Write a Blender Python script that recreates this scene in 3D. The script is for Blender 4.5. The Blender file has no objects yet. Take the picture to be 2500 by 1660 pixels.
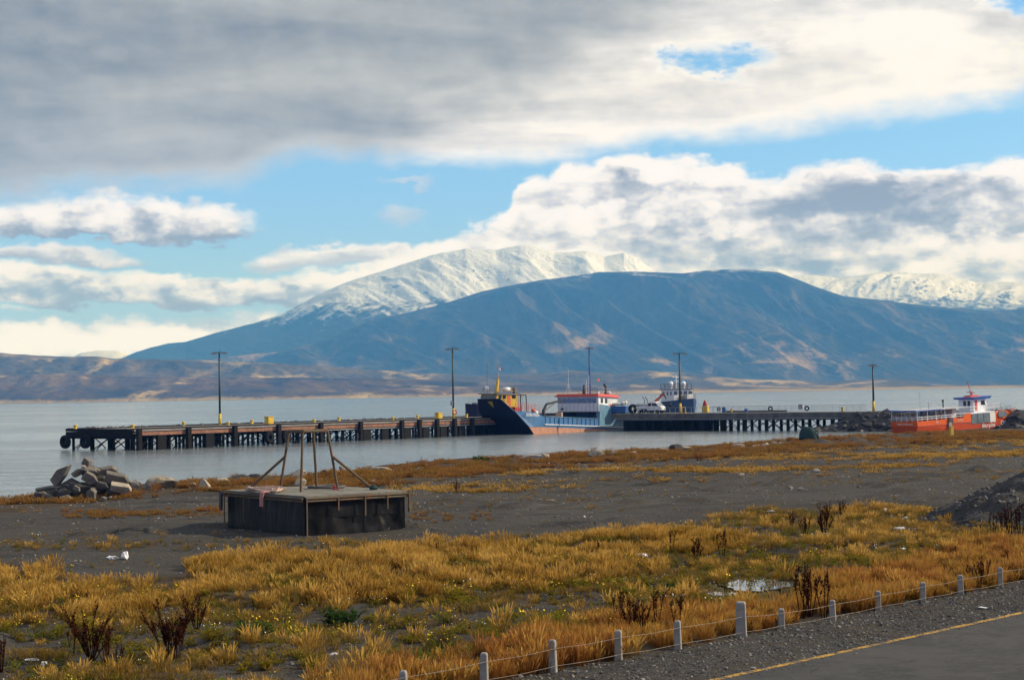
import bpy, bmesh, math, random
import numpy as np
from mathutils import Vector, Matrix

# ------------------------------------------------------------------ camera
scn = bpy.context.scene
COL = scn.collection
F = 4200.0; CX = 1250.0; CY = 830.0; CAMZ = 7.0     # focal length and centre in photo pixels, eye height above water
ROLL = math.atan(0.0158)
PITCH = math.atan(130.25 / F)
Fv = Vector((0, math.cos(PITCH), math.sin(PITCH)))
U0 = Vector((0, -math.sin(PITCH), math.cos(PITCH)))
R0 = Vector((1, 0, 0))
Rv = math.cos(ROLL) * R0 - math.sin(ROLL) * U0
Uv = math.sin(ROLL) * R0 + math.cos(ROLL) * U0
cam_d = bpy.data.cameras.new('camera')
cam = bpy.data.objects.new('camera', cam_d)
COL.objects.link(cam)
cam_d.sensor_fit = 'HORIZONTAL'; cam_d.sensor_width = 36.0
cam_d.lens = 36.0 * F / 2500.0
cam_d.clip_start = 0.5; cam_d.clip_end = 90000.0
mw = Matrix((Rv, Uv, -Fv)).transposed().to_4x4()
mw.translation = Vector((0, 0, CAMZ))
cam.matrix_world = mw
scn.camera = cam

scn.render.engine = 'CYCLES'
scn.cycles.use_denoising = True
scn.cycles.max_bounces = 6
scn.cycles.diffuse_bounces = 2
scn.cycles.glossy_bounces = 3
scn.cycles.transmission_bounces = 4
scn.cycles.volume_bounces = 0
scn.cycles.transparent_max_bounces = 8
scn.cycles.sample_clamp_indirect = 4.0
scn.cycles.caustics_reflective = False
scn.cycles.caustics_refractive = False
scn.view_settings.view_transform = 'Standard'
scn.view_settings.look = 'None'
scn.view_settings.exposure = 0.0
scn.view_settings.gamma = 1.0

def ray(px, py):
    return Fv * F + Rv * (px - CX) + Uv * (CY - py)
def at_z(px, py, z=0.0):
    d = ray(px, py); t = (z - CAMZ) / d.z
    return Vector((d.x * t, d.y * t, z))
def at_y(px, py, Y):
    d = ray(px, py); t = Y / d.y
    return Vector((d.x * t, Y, CAMZ + d.z * t))
def project(X, Y, Z):
    """world -> photo pixel, on numpy arrays (used to measure where plants grow)"""
    X = np.asarray(X, float); Y = np.asarray(Y, float); Z = np.asarray(Z, float) - CAMZ
    f = X * Fv.x + Y * Fv.y + Z * Fv.z
    r = X * Rv.x + Y * Rv.y + Z * Rv.z
    u = X * Uv.x + Y * Uv.y + Z * Uv.z
    return CX + F * r / f, CY - F * u / f

# ------------------------------------------------------------------ sun and sky
SUN_AZ = math.radians(83.0)          # clockwise from straight ahead (+Y): to the right
SUN_EL = math.radians(29.0)
sun_dir = Vector((math.sin(SUN_AZ) * math.cos(SUN_EL), math.cos(SUN_AZ) * math.cos(SUN_EL), math.sin(SUN_EL)))
sd = bpy.data.lights.new('sun', 'SUN'); sd.energy = 5.0; sd.angle = math.radians(0.5); sd.color = (1.0, 0.92, 0.81)
sun = bpy.data.objects.new('sun', sd); COL.objects.link(sun)
sun.rotation_euler = sun_dir.to_track_quat('Z', 'Y').to_euler()

world = bpy.data.worlds.new('World'); scn.world = world; world.use_nodes = True
world.cycles.sampling_method = 'MANUAL'; world.cycles.sample_map_resolution = 256

class Ex:
    """tiny expression builder for shader node trees"""
    def __init__(s, nt, sock): s.nt = nt; s.k = sock
    def _m(s, op, *a, clamp=False):
        n = s.nt.nodes.new('ShaderNodeMath'); n.operation = op; n.use_clamp = clamp
        for i, v in enumerate((s,) + a):
            if isinstance(v, Ex): s.nt.links.new(v.k, n.inputs[i])
            else: n.inputs[i].default_value = v
        return Ex(s.nt, n.outputs[0])
    def __add__(s, o): return s._m('ADD', o)
    __radd__ = __add__
    def __sub__(s, o): return s._m('SUBTRACT', o)
    def __rsub__(s, o): return (s * -1.0) + o
    def __mul__(s, o): return s._m('MULTIPLY', o)
    __rmul__ = __mul__
    def __truediv__(s, o): return s._m('DIVIDE', o)
    def clamp(s): return s._m('ADD', 0.0, clamp=True)
    def max(s, o): return s._m('MAXIMUM', o)
    def min(s, o): return s._m('MINIMUM', o)
    def pow(s, o): return s._m('POWER', o)
    def abs(s): return s._m('ABSOLUTE')
    def smooth(s, a, b, lo=0.0, hi=1.0):
        n = s.nt.nodes.new('ShaderNodeMapRange'); n.interpolation_type = 'SMOOTHSTEP'
        s.nt.links.new(s.k, n.inputs['Value'])
        n.inputs['From Min'].default_value = a; n.inputs['From Max'].default_value = b
        n.inputs['To Min'].default_value = lo; n.inputs['To Max'].default_value = hi
        return Ex(s.nt, n.outputs['Result'])
    def curve(s, pts):
        n = s.nt.nodes.new('ShaderNodeFloatCurve')
        cu = n.mapping.curves[0]
        n.mapping.extend = 'HORIZONTAL'
        pts = sorted(pts)
        cu.points[0].location = pts[0]; cu.points[1].location = pts[-1]
        for p in pts[1:-1]: cu.points.new(*p)
        for p in cu.points: p.handle_type = 'AUTO_CLAMPED'
        n.mapping.update()
        s.nt.links.new(s.k, n.inputs['Value'])
        return Ex(s.nt, n.outputs[0])

def mixc(nt, fac, a, b, blend='MIX'):
    n = nt.nodes.new('ShaderNodeMix'); n.data_type = 'RGBA'; n.blend_type = blend
    def put(v, sk):
        if isinstance(v, Ex): nt.links.new(v.k, sk)
        elif hasattr(v, 'is_output'): nt.links.new(v, sk)
        elif isinstance(v, (int, float)): sk.default_value = v
        else: sk.default_value = (*v, 1.0)
    put(fac, n.inputs[0]); put(a, n.inputs[6]); put(b, n.inputs[7])
    return n.outputs[2]

def vnoise(nt, vec, scale, detail=5.0, rough=0.55, dist=0.0, sx=1, sy=1, sz=1, off=(0, 0, 0)):
    m = nt.nodes.new('ShaderNodeMapping'); nt.links.new(vec, m.inputs['Vector'])
    m.inputs['Scale'].default_value = (sx, sy, sz); m.inputs['Location'].default_value = off
    n = nt.nodes.new('ShaderNodeTexNoise'); nt.links.new(m.outputs[0], n.inputs['Vector'])
    n.inputs['Scale'].default_value = scale; n.inputs['Detail'].default_value = detail
    n.inputs['Roughness'].default_value = rough; n.inputs['Distortion'].default_value = dist
    return Ex(nt, n.outputs['Fac'])

def build_sky():
    nt = world.node_tree; nt.nodes.clear()
    out = nt.nodes.new('ShaderNodeOutputWorld'); bg = nt.nodes.new('ShaderNodeBackground')
    sky = nt.nodes.new('ShaderNodeTexSky'); sky.sky_type = 'NISHITA'; sky.sun_disc = False
    sky.sun_elevation = SUN_EL; sky.sun_rotation = SUN_AZ
    sky.air_density = 1.0; sky.dust_density = 0.6; sky.ozone_density = 1.6
    STR = 0.10
    bg.inputs['Strength'].default_value = STR
    tc = nt.nodes.new('ShaderNodeTexCoord')
    nrm = nt.nodes.new('ShaderNodeVectorMath'); nrm.operation = 'NORMALIZE'
    nt.links.new(tc.outputs['Generated'], nrm.inputs[0])
    V = nrm.outputs[0]
    sep = nt.nodes.new('ShaderNodeSeparateXYZ'); nt.links.new(V, sep.inputs[0])
    x, y, z = (Ex(nt, sep.outputs[i]) for i in range(3))
    Ua = x._m('ARCTAN2', y) * 4.2               # bearing, 1 unit = 1000 photo pixels
    Wa = z._m('ARCSINE') * 4.2                  # elevation, same unit
    n1 = vnoise(nt, V, 8.0, 5, .55, .0, 1, 1, 2.2)
    n2 = vnoise(nt, V, 14.0, 6, .60, .0, 1, 1, 2.8, (7.3, 2.1, 4.4))
    nb = vnoise(nt, V, 40.0, 5, .60, .0, 1, 1, 1.7, (1.3, 5.1, 9.4))      # billows
    st = vnoise(nt, V, 5.0, 6, .56, .4, 1, 1, 5.0, (3.1, 0.4, 2.2))      # long streaks
    # the billows again, looked up a little nearer the sun: the difference gives lit and shaded flanks
    nbs = vnoise(nt, V, 40.0, 4, .60, .0, 1, 1, 1.7, (1.3 - 0.008, 5.1, 9.4 - 0.012))
    st2 = n2
    relief = (nb - nbs) * 1.3
    nc = vnoise(nt, V, 19.0, 3, .5, .0, 1, 1, 2.0, (2.7, 8.1, 3.3))
    puff = (nc * 2.0 - 1.0).abs() * .9 + (nb * 2.0 - 1.0).abs() * .55      # rounded heads with sharp creases between them
    U = Ua + (n2 - .5) * .20 + (nb - .5) * .05
    W = Wa + (n1 - .5) * .10 + (n2 - .5) * .05 + (nb - .5) * .02 - puff * .075 + .022
    fuzz = (n2 - .5) * 1.1 + (nb - .5) * 1.3
    def cv(pts):
        q = []
        for px, py in pts:
            q.append(((px - 1250.) / 1000. / 4. + .5, (980 - .0158 * px - py) / 1000.))
        return (U * .25 + .5).curve(q)
    low = Wa.smooth(.05, .80, 1.0, 0.0)
    # clear sky
    col = sky.outputs[0]
    col = mixc(nt, 1.0, col, mixc(nt, low, (.92, 1.42, 2.15), (.80, 1.22, 3.8)), 'MULTIPLY')
    def layer(col, d, soft, rgbsock):
        a = d.smooth(-soft * .35, soft)
        return mixc(nt, a, col, rgbsock)
    def grey(val, cool=0.0):
        """cloud brightness 0..1 -> cloud colour in sky units"""
        v = val / STR
        c = nt.nodes.new('ShaderNodeCombineColor')
        k = val.smooth(.15, .85)                # shaded parts cool, sunlit parts cream
        r = v * (k * .02 + .97); b = v * (1.12 - k * .03 - (1.0 - k) * cool + low * 1.25); v = v * (low * .16 + 1.0)
        nt.links.new(r.k, c.inputs[0]); nt.links.new(v.k, c.inputs[1]); nt.links.new(b.k, c.inputs[2])
        return c.outputs[0]
    def blob(px, py, ru, rt, rb):
        uc = (px - 1250) / 1000.; wc = (980 - .0158 * px - py) / 1000.
        du = (U - uc) * (1. / ru)
        dw = (W - wc)
        dw = (dw * (1. / rt)).max(dw * (-1. / rb))
        return 1.0 - du * du - dw * dw, (W - wc) * (1. / rt)
    # low clouds on the left, far ones first
    b1 = [(120, 862, .55, .035, .02), (640, 790, .26, .035, .04)]
    b2 = [(250, 838, .50, .055, .03)]
    b3 = [(430, 718, .62, .062, .030), (60, 715, .40, .06, .025), (800, 700, .25, .03, .03)]
    b4 = [(150, 640, .24, .045, .018)]
    b5 = [(840, 620, .24, .032, .035), (1050, 618, .30, .04, .04)]
    b6 = [(50, 765, .10, .008, .006), (995, 445, .07, .022, .01), (985, 512, .06, .03, .03)]
    b7 = [(250, 560, .40, .085, .022), (430, 548, .20, .065, .03)]
    def bset(col, bl, soft, dark, lite, thin=1.0):
        d = None; s = None
        for b in bl:
            dd, ss = blob(*b)
            if d is None: d, s = dd, ss
            else:
                s = s + (dd - d).smooth(-.2, .2) * (ss - s)
                d = d.max(dd)
        br = (s + relief * 1.6 + (n2 - .5) * .8 + (puff - .28) * .8).smooth(-.45, .70) * (lite - dark) + dark
        a = (d + fuzz * .75).smooth(-.20, soft) * thin
        return mixc(nt, a, col, grey(br))
    col = bset(col, b1, .9, .42, .74, .7)
    col = bset(col, b2, .6, .38, .86, .9)
    col = bset(col, b6, 1.2, .60, .82, .55)
    col = bset(col, b3, .55, .30, 1.0)
    col = bset(col, b4, .6, .40, .86)
    col = bset(col, b5, .6, .55, 1.0, .95)
    # the cumulus bank on the right
    eD = cv([(-600, 800), (500, 790), (900, 650), (985, 600), (1150, 550), (1250, 500), (1310, 420), (1480, 395), (1560, 372),
             (1700, 385), (1900, 415), (2020, 396), (2100, 395), (2250, 420), (2500, 378), (2900, 360), (3300, 420)])
    dD = eD - W
    sh = ((st - .5) * 2.1 + (n2 - .5) * .6 + relief * 1.2 + (puff - .28) * .42 + .90 + dD.smooth(.0, .09, .34, 0.) - dD.smooth(.07, .25, 0., .10))
    for px, py, ru, rt, rb, k in ((1440, 458, .20, .03, .03, .45), (1830, 610, .30, .04, .05, .50), (2280, 500, .34, .07, .08, .62), (2000, 470, .15, .05, .05, .30), (2330, 640, .4, .03, .04, .3), (1640, 470, .18, .02, .03, .3)):
        dd, ss = blob(px, py, ru, rt, rb)
        sh = sh - (dd + (nb - .5) * .8).smooth(-1.3, .9) * k
    brD = sh.smooth(-.05, .95) * .76 + .28
    aD = (dD + (nb - .5) * .02).smooth(-.006, .022)
    col = mixc(nt, aD, col, grey(brD))
    col = bset(col, b7, .50, .28, 1.02)
    # the grey ceiling of cloud overhead
    eA = cv([(-700, 540), (0, 505), (300, 480), (560, 462), (660, 425), (760, 402), (1000, 398), (1250, 402), (1480, 385), (1600, 362),
             (1800, 345), (2050, 312), (2250, 298), (2420, 280), (2700, 300), (3300, 330)])
    dA = Wa + (n1 - .5) * .10 + (n2 - .5) * .07 + (nb - .5) * .05 - eA
    h1, _ = blob(1800, 150, .15, .050, .036); h2, _ = blob(2500, 45, .08, .05, .05)
    hol = h1.max(h2) + (nb - .5) * 4.5 + (n2 - .5) * 7.0 - .55
    dA = dA.min(hol.smooth(-1.8, 1.3, .07, -.03))
    right = (Ua - (Wa - .80) * 1.6 + (n1 - .5) * .9).smooth(-.25, .50)
    edge = dA.smooth(.0, .10, 1.0, 0.0)
    brA = (right * .48 + .31) + (st - .5) * (.66 + right * 1.0) + edge * .30 + (n2 - .5) * .60 * (right + .22) + relief * .12 + relief * .10 * (right + .2)
    brA = brA - (Ua * -1.0).smooth(.4, 1.3) * .05
    brA = brA.max(.13).min(1.04)
    aA = (dA + (nb - .5) * .03).smooth(-.024, .058)
    col = mixc(nt, aA, col, grey(brA, .22))
    nt.links.new(col, bg.inputs['Color']); nt.links.new(bg.outputs[0], out.inputs['Surface'])
build_sky()

# ------------------------------------------------------------------ helpers
rnd = random.Random(11)
rng = np.random.default_rng(5)

def _hash(ix, iy, seed):
    n = (ix.astype(np.int64) * 374761393 + iy.astype(np.int64) * 668265263 + seed * 1442695041) & 0xffffffff
    n = ((n ^ (n >> 13)) * 1274126177) & 0xffffffff
    return ((n ^ (n >> 16)) & 0xffff) / 65535.0
def noise2(x, y, seed=0):
    x = np.asarray(x, float); y = np.asarray(y, float)
    ix = np.floor(x); iy = np.floor(y); fx = x - ix; fy = y - iy
    fx = fx * fx * (3 - 2 * fx); fy = fy * fy * (3 - 2 * fy)
    a = _hash(ix, iy, seed); b = _hash(ix + 1, iy, seed); c = _hash(ix, iy + 1, seed); d = _hash(ix + 1, iy + 1, seed)
    return (a + (b - a) * fx) * (1 - fy) + (c + (d - c) * fx) * fy
def fbm(x, y, seed=0, oct=5, gain=.5):
    s = 0; a = 1; t = 0
    for i in range(oct):
        s = s + a * noise2(x * 2 ** i + 17 * i, y * 2 ** i - 9 * i, seed + i); t += a; a *= gain
    return s / t
def ridged(x, y, seed=0, oct=5, gain=.55):
    s = 0; a = 1; t = 0
    for i in range(oct):
        s = s + a * (1 - np.abs(2 * noise2(x * 2 ** i + 31 * i, y * 2 ** i + 5 * i, seed + i) - 1)); t += a; a *= gain
    return s / t
def sstep(a, b, x):
    t = np.clip((np.asarray(x, float) - a) / (b - a), 0, 1); return t * t * (3 - 2 * t)

MATS = {}
def newmat(name):
    m = bpy.data.materials.new(name); m.use_nodes = True
    return m, m.node_tree, m.node_tree.nodes['Principled BSDF']
def bump(nt, bs, h, strength=.4, dist=.02):
    b = nt.nodes.new('ShaderNodeBump'); b.inputs['Strength'].default_value = strength; b.inputs['Distance'].default_value = dist
    nt.links.new(h.k if isinstance(h, Ex) else h, b.inputs['Height']); nt.links.new(b.outputs[0], bs.inputs['Normal'])
def pmat(name, c, c2=None, rough=.6, scale=3.0, amt=1.0, metal=0.0, bmp=.25, bd=.01, rust=0.0, rustc=(.16, .06, .025), spec=.5, coord='Object', streak=1.0, lo=.35, hi=.68):
    """paint, rust, timber, stone: two tones mixed by noise, optional rust blooms, fine relief"""
    if name in MATS: return MATS[name]
    m, nt, bs = newmat(name)
    tc = nt.nodes.new('ShaderNodeTexCoord'); V = tc.outputs[coord]
    c2 = c2 or tuple(x * .62 for x in c)
    n = vnoise(nt, V, scale, 6, .6, .4, 1, 1, streak)
    col = mixc(nt, n.smooth(lo, hi) * amt, c, c2)
    f = vnoise(nt, V, scale * 9, 4, .6)
    col = mixc(nt, f.smooth(.3, .75, 0, .35), col, tuple(x * .7 for x in c))
    if rust:
        r = vnoise(nt, V, scale * 1.7, 8, .68, .8, 1, 1, .6, (4, 2, 9))
        k = r.smooth(.66 - .3 * rust, .74 - .25 * rust)
        col = mixc(nt, k, col, rustc)
    nt.links.new(col, bs.inputs['Base Color'])
    ro = f * .3 + (rough - .12)
    nt.links.new(ro.k, bs.inputs['Roughness'])
    bs.inputs['Metallic'].default_value = metal
    bs.inputs['Specular IOR Level'].default_value = spec
    if bmp: bump(nt, bs, n * .6 + f * .4, bmp, bd)
    MATS[name] = m
    return m

class MB:
    """collects shapes, then links them as ONE mesh object"""
    def __init__(s): s.v = []; s.f = []
    def add(s, vs, fs):
        o = len(s.v); s.v += [tuple(v) for v in vs]; s.f += [tuple(i + o for i in f) for f in fs]; return s
    def box(s, cx, cy, cz, sx, sy, sz, rz=0.0, rx=0.0, ry=0.0):
        M = Matrix.Rotation(rz, 3, 'Z') @ Matrix.Rotation(ry, 3, 'Y') @ Matrix.Rotation(rx, 3, 'X')
        vs = []
        for dz in (-.5, .5):
            for dx, dy in ((-.5, -.5), (.5, -.5), (.5, .5), (-.5, .5)):
                vs.append(Vector((cx, cy, cz)) + M @ Vector((dx * sx, dy * sy, dz * sz)))
        return s.add(vs, [(0, 3, 2, 1), (4, 5, 6, 7), (0, 1, 5, 4), (1, 2, 6, 5), (2, 3, 7, 6), (3, 0, 4, 7)])
    def bar(s, a, b, r, n=6, r2=None, cap=True):
        a = Vector(a); b = Vector(b); r2 = r if r2 is None else r2
        d = (b - a).normalized(); q = d.to_track_quat('Z', 'Y')
        vs = []
        for p, rr in ((a, r), (b, r2)):
            for i in range(n):
                t = 2 * math.pi * i / n + math.pi / n
                vs.append(p + q @ Vector((math.cos(t) * rr, math.sin(t) * rr, 0)))
        fs = [(i, (i + 1) % n, n + (i + 1) % n, n + i) for i in range(n)]
        if cap: fs += [tuple(reversed(range(n))), tuple(range(n, 2 * n))]
        return s.add(vs, fs)
    def path(s, pts, r, n=6):
        for a, b in zip(pts[:-1], pts[1:]): s.bar(a, b, r, n)
        return s
    def prism(s, poly, axis, lo, hi, hi_poly=None):
        """polygon in the two other axes, extruded along axis"""
        hp = hi_poly or poly; n = len(poly)
        def mk(p, t):
            a, b = p
            return {'x': (t, a, b), 'y': (a, t, b), 'z': (a, b, t)}[axis]
        vs = [mk(p, lo) for p in poly] + [mk(p, hi) for p in hp]
        fs = [(i, (i + 1) % n, n + (i + 1) % n, n + i) for i in range(n)] + [tuple(reversed(range(n))), tuple(range(n, 2 * n))]
        return s.add(vs, fs)
    def lathe(s, prof, n=14, c=(0, 0, 0), axis='z'):
        vs = []; m = len(prof)
        for i in range(n):
            t = 2 * math.pi * i / n
            for r, h in prof:
                p = (r * math.cos(t), r * math.sin(t), h)
                if axis == 'x': p = (p[2], p[0], p[1])
                if axis == 'y': p = (p[0], p[2], p[1])
                vs.append((p[0] + c[0], p[1] + c[1], p[2] + c[2]))
        fs = []
        for i in range(n):
            j = (i + 1) % n
            for k in range(m - 1):
                fs.append((i * m + k, j * m + k, j * m + k + 1, i * m + k + 1))
        return s.add(vs, fs)
    def torus(s, c, R, r, axis='y', n=18, m=8, sq=1.0):
        vs = []
        for i in range(n):
            t = 2 * math.pi * i / n
            for j in range(m):
                u = 2 * math.pi * j / m
                rr = R + r * math.cos(u); h = r * math.sin(u) * sq
                p = {'y': (rr * math.cos(t), h, rr * math.sin(t)), 'x': (h, rr * math.cos(t), rr * math.sin(t)), 'z': (rr * math.cos(t), rr * math.sin(t), h)}[axis]
                vs.append((p[0] + c[0], p[1] + c[1], p[2] + c[2]))
        fs = [(i * m + j, ((i + 1) % n) * m + j, ((i + 1) % n) * m + (j + 1) % m, i * m + (j + 1) % m) for i in range(n) for j in range(m)]
        return s.add(vs, fs)
    def loft(s, rings, close=True, caps=True):
        n = len(rings[0]); vs = [p for r in rings for p in r]; fs = []
        for k in range(len(rings) - 1):
            for i in range(n if close else n - 1):
                j = (i + 1) % n
                fs.append((k * n + i, k * n + j, (k + 1) * n + j, (k + 1) * n + i))
        if caps and close:
            fs.append(tuple(reversed(range(n)))); fs.append(tuple(range((len(rings) - 1) * n, len(rings) * n)))
        return s.add(vs, fs)
    def mesh(s, name, smooth=False):
        me = bpy.data.meshes.new(name); me.from_pydata(s.v, [], s.f)
        bm = bmesh.new(); bm.from_mesh(me); bmesh.ops.recalc_face_normals(bm, faces=bm.faces); bm.to_mesh(me); bm.free()
        if smooth: me.polygons.foreach_set('use_smooth', [True] * len(me.polygons))
        return me
    def build(s, name, m, parent=None, smooth=False, bevel=0.0):
        return put(s.mesh(name, smooth), name, m, parent, bevel)

def put(me, name, m, parent=None, bevel=0.0):
    o = bpy.data.objects.new(name, me); COL.objects.link(o)
    if m is not None and not me.materials: me.materials.append(m)
    if parent is not None: o.parent = parent
    if bevel:
        b = o.modifiers.new('bevel', 'BEVEL'); b.width = bevel; b.segments = 1; b.limit_method = 'ANGLE'
    return o
def empty(name, loc=(0, 0, 0), rz=0.0):
    o = bpy.data.objects.new(name, None); COL.objects.link(o); o.location = loc; o.rotation_euler = (0, 0, rz); o.empty_display_size = .3
    return o
def tag(o, label=None, cat=None, group=None, kind=None):
    if label: o['label'] = label
    if cat: o['category'] = cat
    if group: o['group'] = group
    if kind: o['kind'] = kind
    return o
def thing(name, label, cat, loc=(0, 0, 0), rz=0.0, group=None):
    return tag(empty(name, loc, rz), label, cat, group)
def copy_tree(o, parent=None):
    c = o.copy(); COL.objects.link(c); c.parent = parent
    for ch in o.children: copy_tree(ch, c)
    return c
def grid_mesh(name, P, smooth=True):
    """P: rows x cols x 3"""
    r, c, _ = P.shape
    me = bpy.data.meshes.new(name)
    idx = np.arange(r * c).reshape(r, c)
    q = np.stack([idx[:-1, :-1], idx[:-1, 1:], idx[1:, 1:], idx[1:, :-1]], -1).reshape(-1, 4)
    me.vertices.add(r * c); me.vertices.foreach_set('co', P.reshape(-1).astype(np.float32))
    me.loops.add(q.size); me.loops.foreach_set('vertex_index', q.reshape(-1).astype(np.int32))
    me.polygons.add(len(q)); me.polygons.foreach_set('loop_start', np.arange(0, q.size, 4, dtype=np.int32))
    me.update(calc_edges=True)
    if smooth: me.polygons.foreach_set('use_smooth', np.ones(len(q), bool))
    me.validate()
    return me

# ------------------------------------------------------------------ mountains across the sound
def mountain_mat(name, forest, forest2, tan, snow_z=None, tan_amt=.3, snow_w=140., tan_lo=0., tan_hi=1e9, tan_scale=.0016, strip=False):
    m, nt, bs = newmat(name)
    g = nt.nodes.new('ShaderNodeNewGeometry'); P = g.outputs['Position']
    sp = nt.nodes.new('ShaderNodeSeparateXYZ'); nt.links.new(P, sp.inputs[0])
    sn = nt.nodes.new('ShaderNodeSeparateXYZ'); nt.links.new(g.outputs['Normal'], sn.inputs[0])
    z = Ex(nt, sp.outputs[2]); nz = Ex(nt, sn.outputs[2])
    a = vnoise(nt, P, .0035, 8, .62, .6)
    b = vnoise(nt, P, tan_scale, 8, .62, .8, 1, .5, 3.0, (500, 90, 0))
    c = vnoise(nt, P, .03, 5, .6)
    sk = vnoise(nt, P, .0060, 6, .62, .5, 1.0, .22, .5, (90, 40, 7))           # belts running down the slopes
    col = mixc(nt, a.smooth(.35, .65), forest, forest2)
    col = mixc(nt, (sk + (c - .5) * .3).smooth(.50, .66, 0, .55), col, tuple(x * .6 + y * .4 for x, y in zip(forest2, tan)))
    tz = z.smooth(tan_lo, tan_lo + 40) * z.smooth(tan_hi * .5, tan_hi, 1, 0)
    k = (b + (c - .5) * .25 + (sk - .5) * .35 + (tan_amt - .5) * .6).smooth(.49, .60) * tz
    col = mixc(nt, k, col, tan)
    col = mixc(nt, c.smooth(.38, .66, 0, .5), col, tuple(x * .4 for x in forest))
    if strip: col = mixc(nt, (z + (a - .5) * 26. + (c - .5) * 14.).smooth(3, 13, .55, 0.), col, tan)
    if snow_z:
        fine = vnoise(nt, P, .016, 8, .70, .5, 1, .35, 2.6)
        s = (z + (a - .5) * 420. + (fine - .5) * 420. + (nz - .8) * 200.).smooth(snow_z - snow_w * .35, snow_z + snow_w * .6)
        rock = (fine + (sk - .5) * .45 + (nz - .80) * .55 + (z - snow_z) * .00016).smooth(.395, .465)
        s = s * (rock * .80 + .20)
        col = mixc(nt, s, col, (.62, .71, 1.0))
    nt.links.new(col, bs.inputs['Base Color']); bs.inputs['Roughness'].default_value = 1.0
    bs.inputs['Specular IOR Level'].default_value = 0.05
    bump(nt, bs, c * 22. + a * 40. + vnoise(nt, P, .10, 3, .6) * 6., .6, 1.0)
    return m

def ridge_terrain(name, ridge, Yr, Yb, mat, cols=420, rows=120, power=1.25, amp=.16, gl=900., seed=1, wig=2.0, base_z=-4., span=(-900, 3400), skyline=.0, tilt=.4, step=0.0):
    xs = np.linspace(span[0], span[1], cols)
    rp = np.array(ridge, float)
    ys = np.interp(xs, rp[:, 0], rp[:, 1])
    ys = ys + (fbm(xs / 60., xs * 0, seed + 40, 5, .6) - .5) * wig * 2
    Xr = np.empty(cols); Zr = np.empty(cols)
    for i in range(cols):
        p = at_y(xs[i], ys[i], Yr); Xr[i] = p.x; Zr[i] = p.z
    Zr = np.maximum(Zr, 4.0)
    back = np.linspace(-.55, 0, 14)[:-1]
    v = np.concatenate([back, np.linspace(0, 1, rows) ** 1.15])
    P = np.empty((len(v), cols, 3))
    for j, t in enumerate(v):
        Y = Yr + (Yb - Yr) * t
        X = Xr * (Y / Yr)
        if t <= 0:
            z = Zr * (1 + t * 1.6) + 0
        else:
            # gullies run down the slope and swing with it
            g = ridged((X + tilt * Y) / gl, np.full(cols, Y / (gl * 3.2)), seed, 6)
            prof = (1 - t) ** power
            if step: prof = prof + step * np.sin(prof * 9) * .05
            zz = Zr * prof * (1 + amp * 1.5 * (g - .62) * min(1, t * 7) * 2)
            zz = zz + (fbm(X / 320., np.full(cols, Y / 320.), seed + 9, 5) - .5) * amp * 160 * min(1, t * 8) * (1 - t)
            # stay under the line of sight to the crest so the outline holds
            lim = CAMZ + (Zr - CAMZ) * (Y / Yr) - 3 * t * Zr * .05
            z = np.minimum(zz, lim)
            z = z + (base_z) * t ** 2
        P[j, :, 0] = X; P[j, :, 1] = Y; P[j, :, 2] = z
    me = grid_mesh(name, P)
    o = put(me, name, mat); tag(o, kind='structure')
    return o

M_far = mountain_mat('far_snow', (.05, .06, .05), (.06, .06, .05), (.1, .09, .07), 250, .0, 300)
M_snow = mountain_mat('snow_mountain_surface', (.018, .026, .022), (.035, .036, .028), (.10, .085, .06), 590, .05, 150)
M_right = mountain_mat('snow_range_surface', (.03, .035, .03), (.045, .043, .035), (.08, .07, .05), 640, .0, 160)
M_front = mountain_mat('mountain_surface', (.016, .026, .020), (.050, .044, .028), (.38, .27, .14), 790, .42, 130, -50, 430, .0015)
M_low = mountain_mat('low_hill_surface', (.045, .045, .024), (.13, .098, .042), (.52, .40, .18), None, .44, 100, -50, 900, .0022)
M_near = mountain_mat('forest_shore_surface', (.034, .033, .019), (.125, .080, .036), (.54, .41, .18), None, .36, 100, -50, 900, .0030, True)

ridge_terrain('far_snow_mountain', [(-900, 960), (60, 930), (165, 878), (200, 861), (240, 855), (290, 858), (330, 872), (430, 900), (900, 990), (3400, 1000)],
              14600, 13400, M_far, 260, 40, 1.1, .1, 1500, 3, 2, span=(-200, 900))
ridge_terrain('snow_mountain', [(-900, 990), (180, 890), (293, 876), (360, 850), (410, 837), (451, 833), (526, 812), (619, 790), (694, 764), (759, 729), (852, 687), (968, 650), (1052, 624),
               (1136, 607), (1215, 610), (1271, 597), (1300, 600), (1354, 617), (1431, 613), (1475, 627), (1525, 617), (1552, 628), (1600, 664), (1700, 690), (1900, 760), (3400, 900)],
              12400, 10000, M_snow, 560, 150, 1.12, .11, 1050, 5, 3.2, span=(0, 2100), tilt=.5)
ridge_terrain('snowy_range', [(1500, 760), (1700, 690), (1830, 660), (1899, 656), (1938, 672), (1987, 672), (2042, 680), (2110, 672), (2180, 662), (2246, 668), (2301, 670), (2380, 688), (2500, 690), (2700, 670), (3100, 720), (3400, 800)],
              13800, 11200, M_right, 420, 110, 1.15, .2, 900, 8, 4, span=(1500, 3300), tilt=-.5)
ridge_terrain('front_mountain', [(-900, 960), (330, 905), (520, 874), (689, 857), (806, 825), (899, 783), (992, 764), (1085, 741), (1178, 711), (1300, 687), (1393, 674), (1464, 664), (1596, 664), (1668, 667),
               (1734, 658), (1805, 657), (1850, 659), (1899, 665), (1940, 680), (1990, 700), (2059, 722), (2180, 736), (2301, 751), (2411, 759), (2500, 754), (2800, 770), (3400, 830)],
              10400, 8300, M_front, 760, 170, 1.05, .27, 420, 12, 1.6, span=(150, 3300), tilt=.45)
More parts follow.
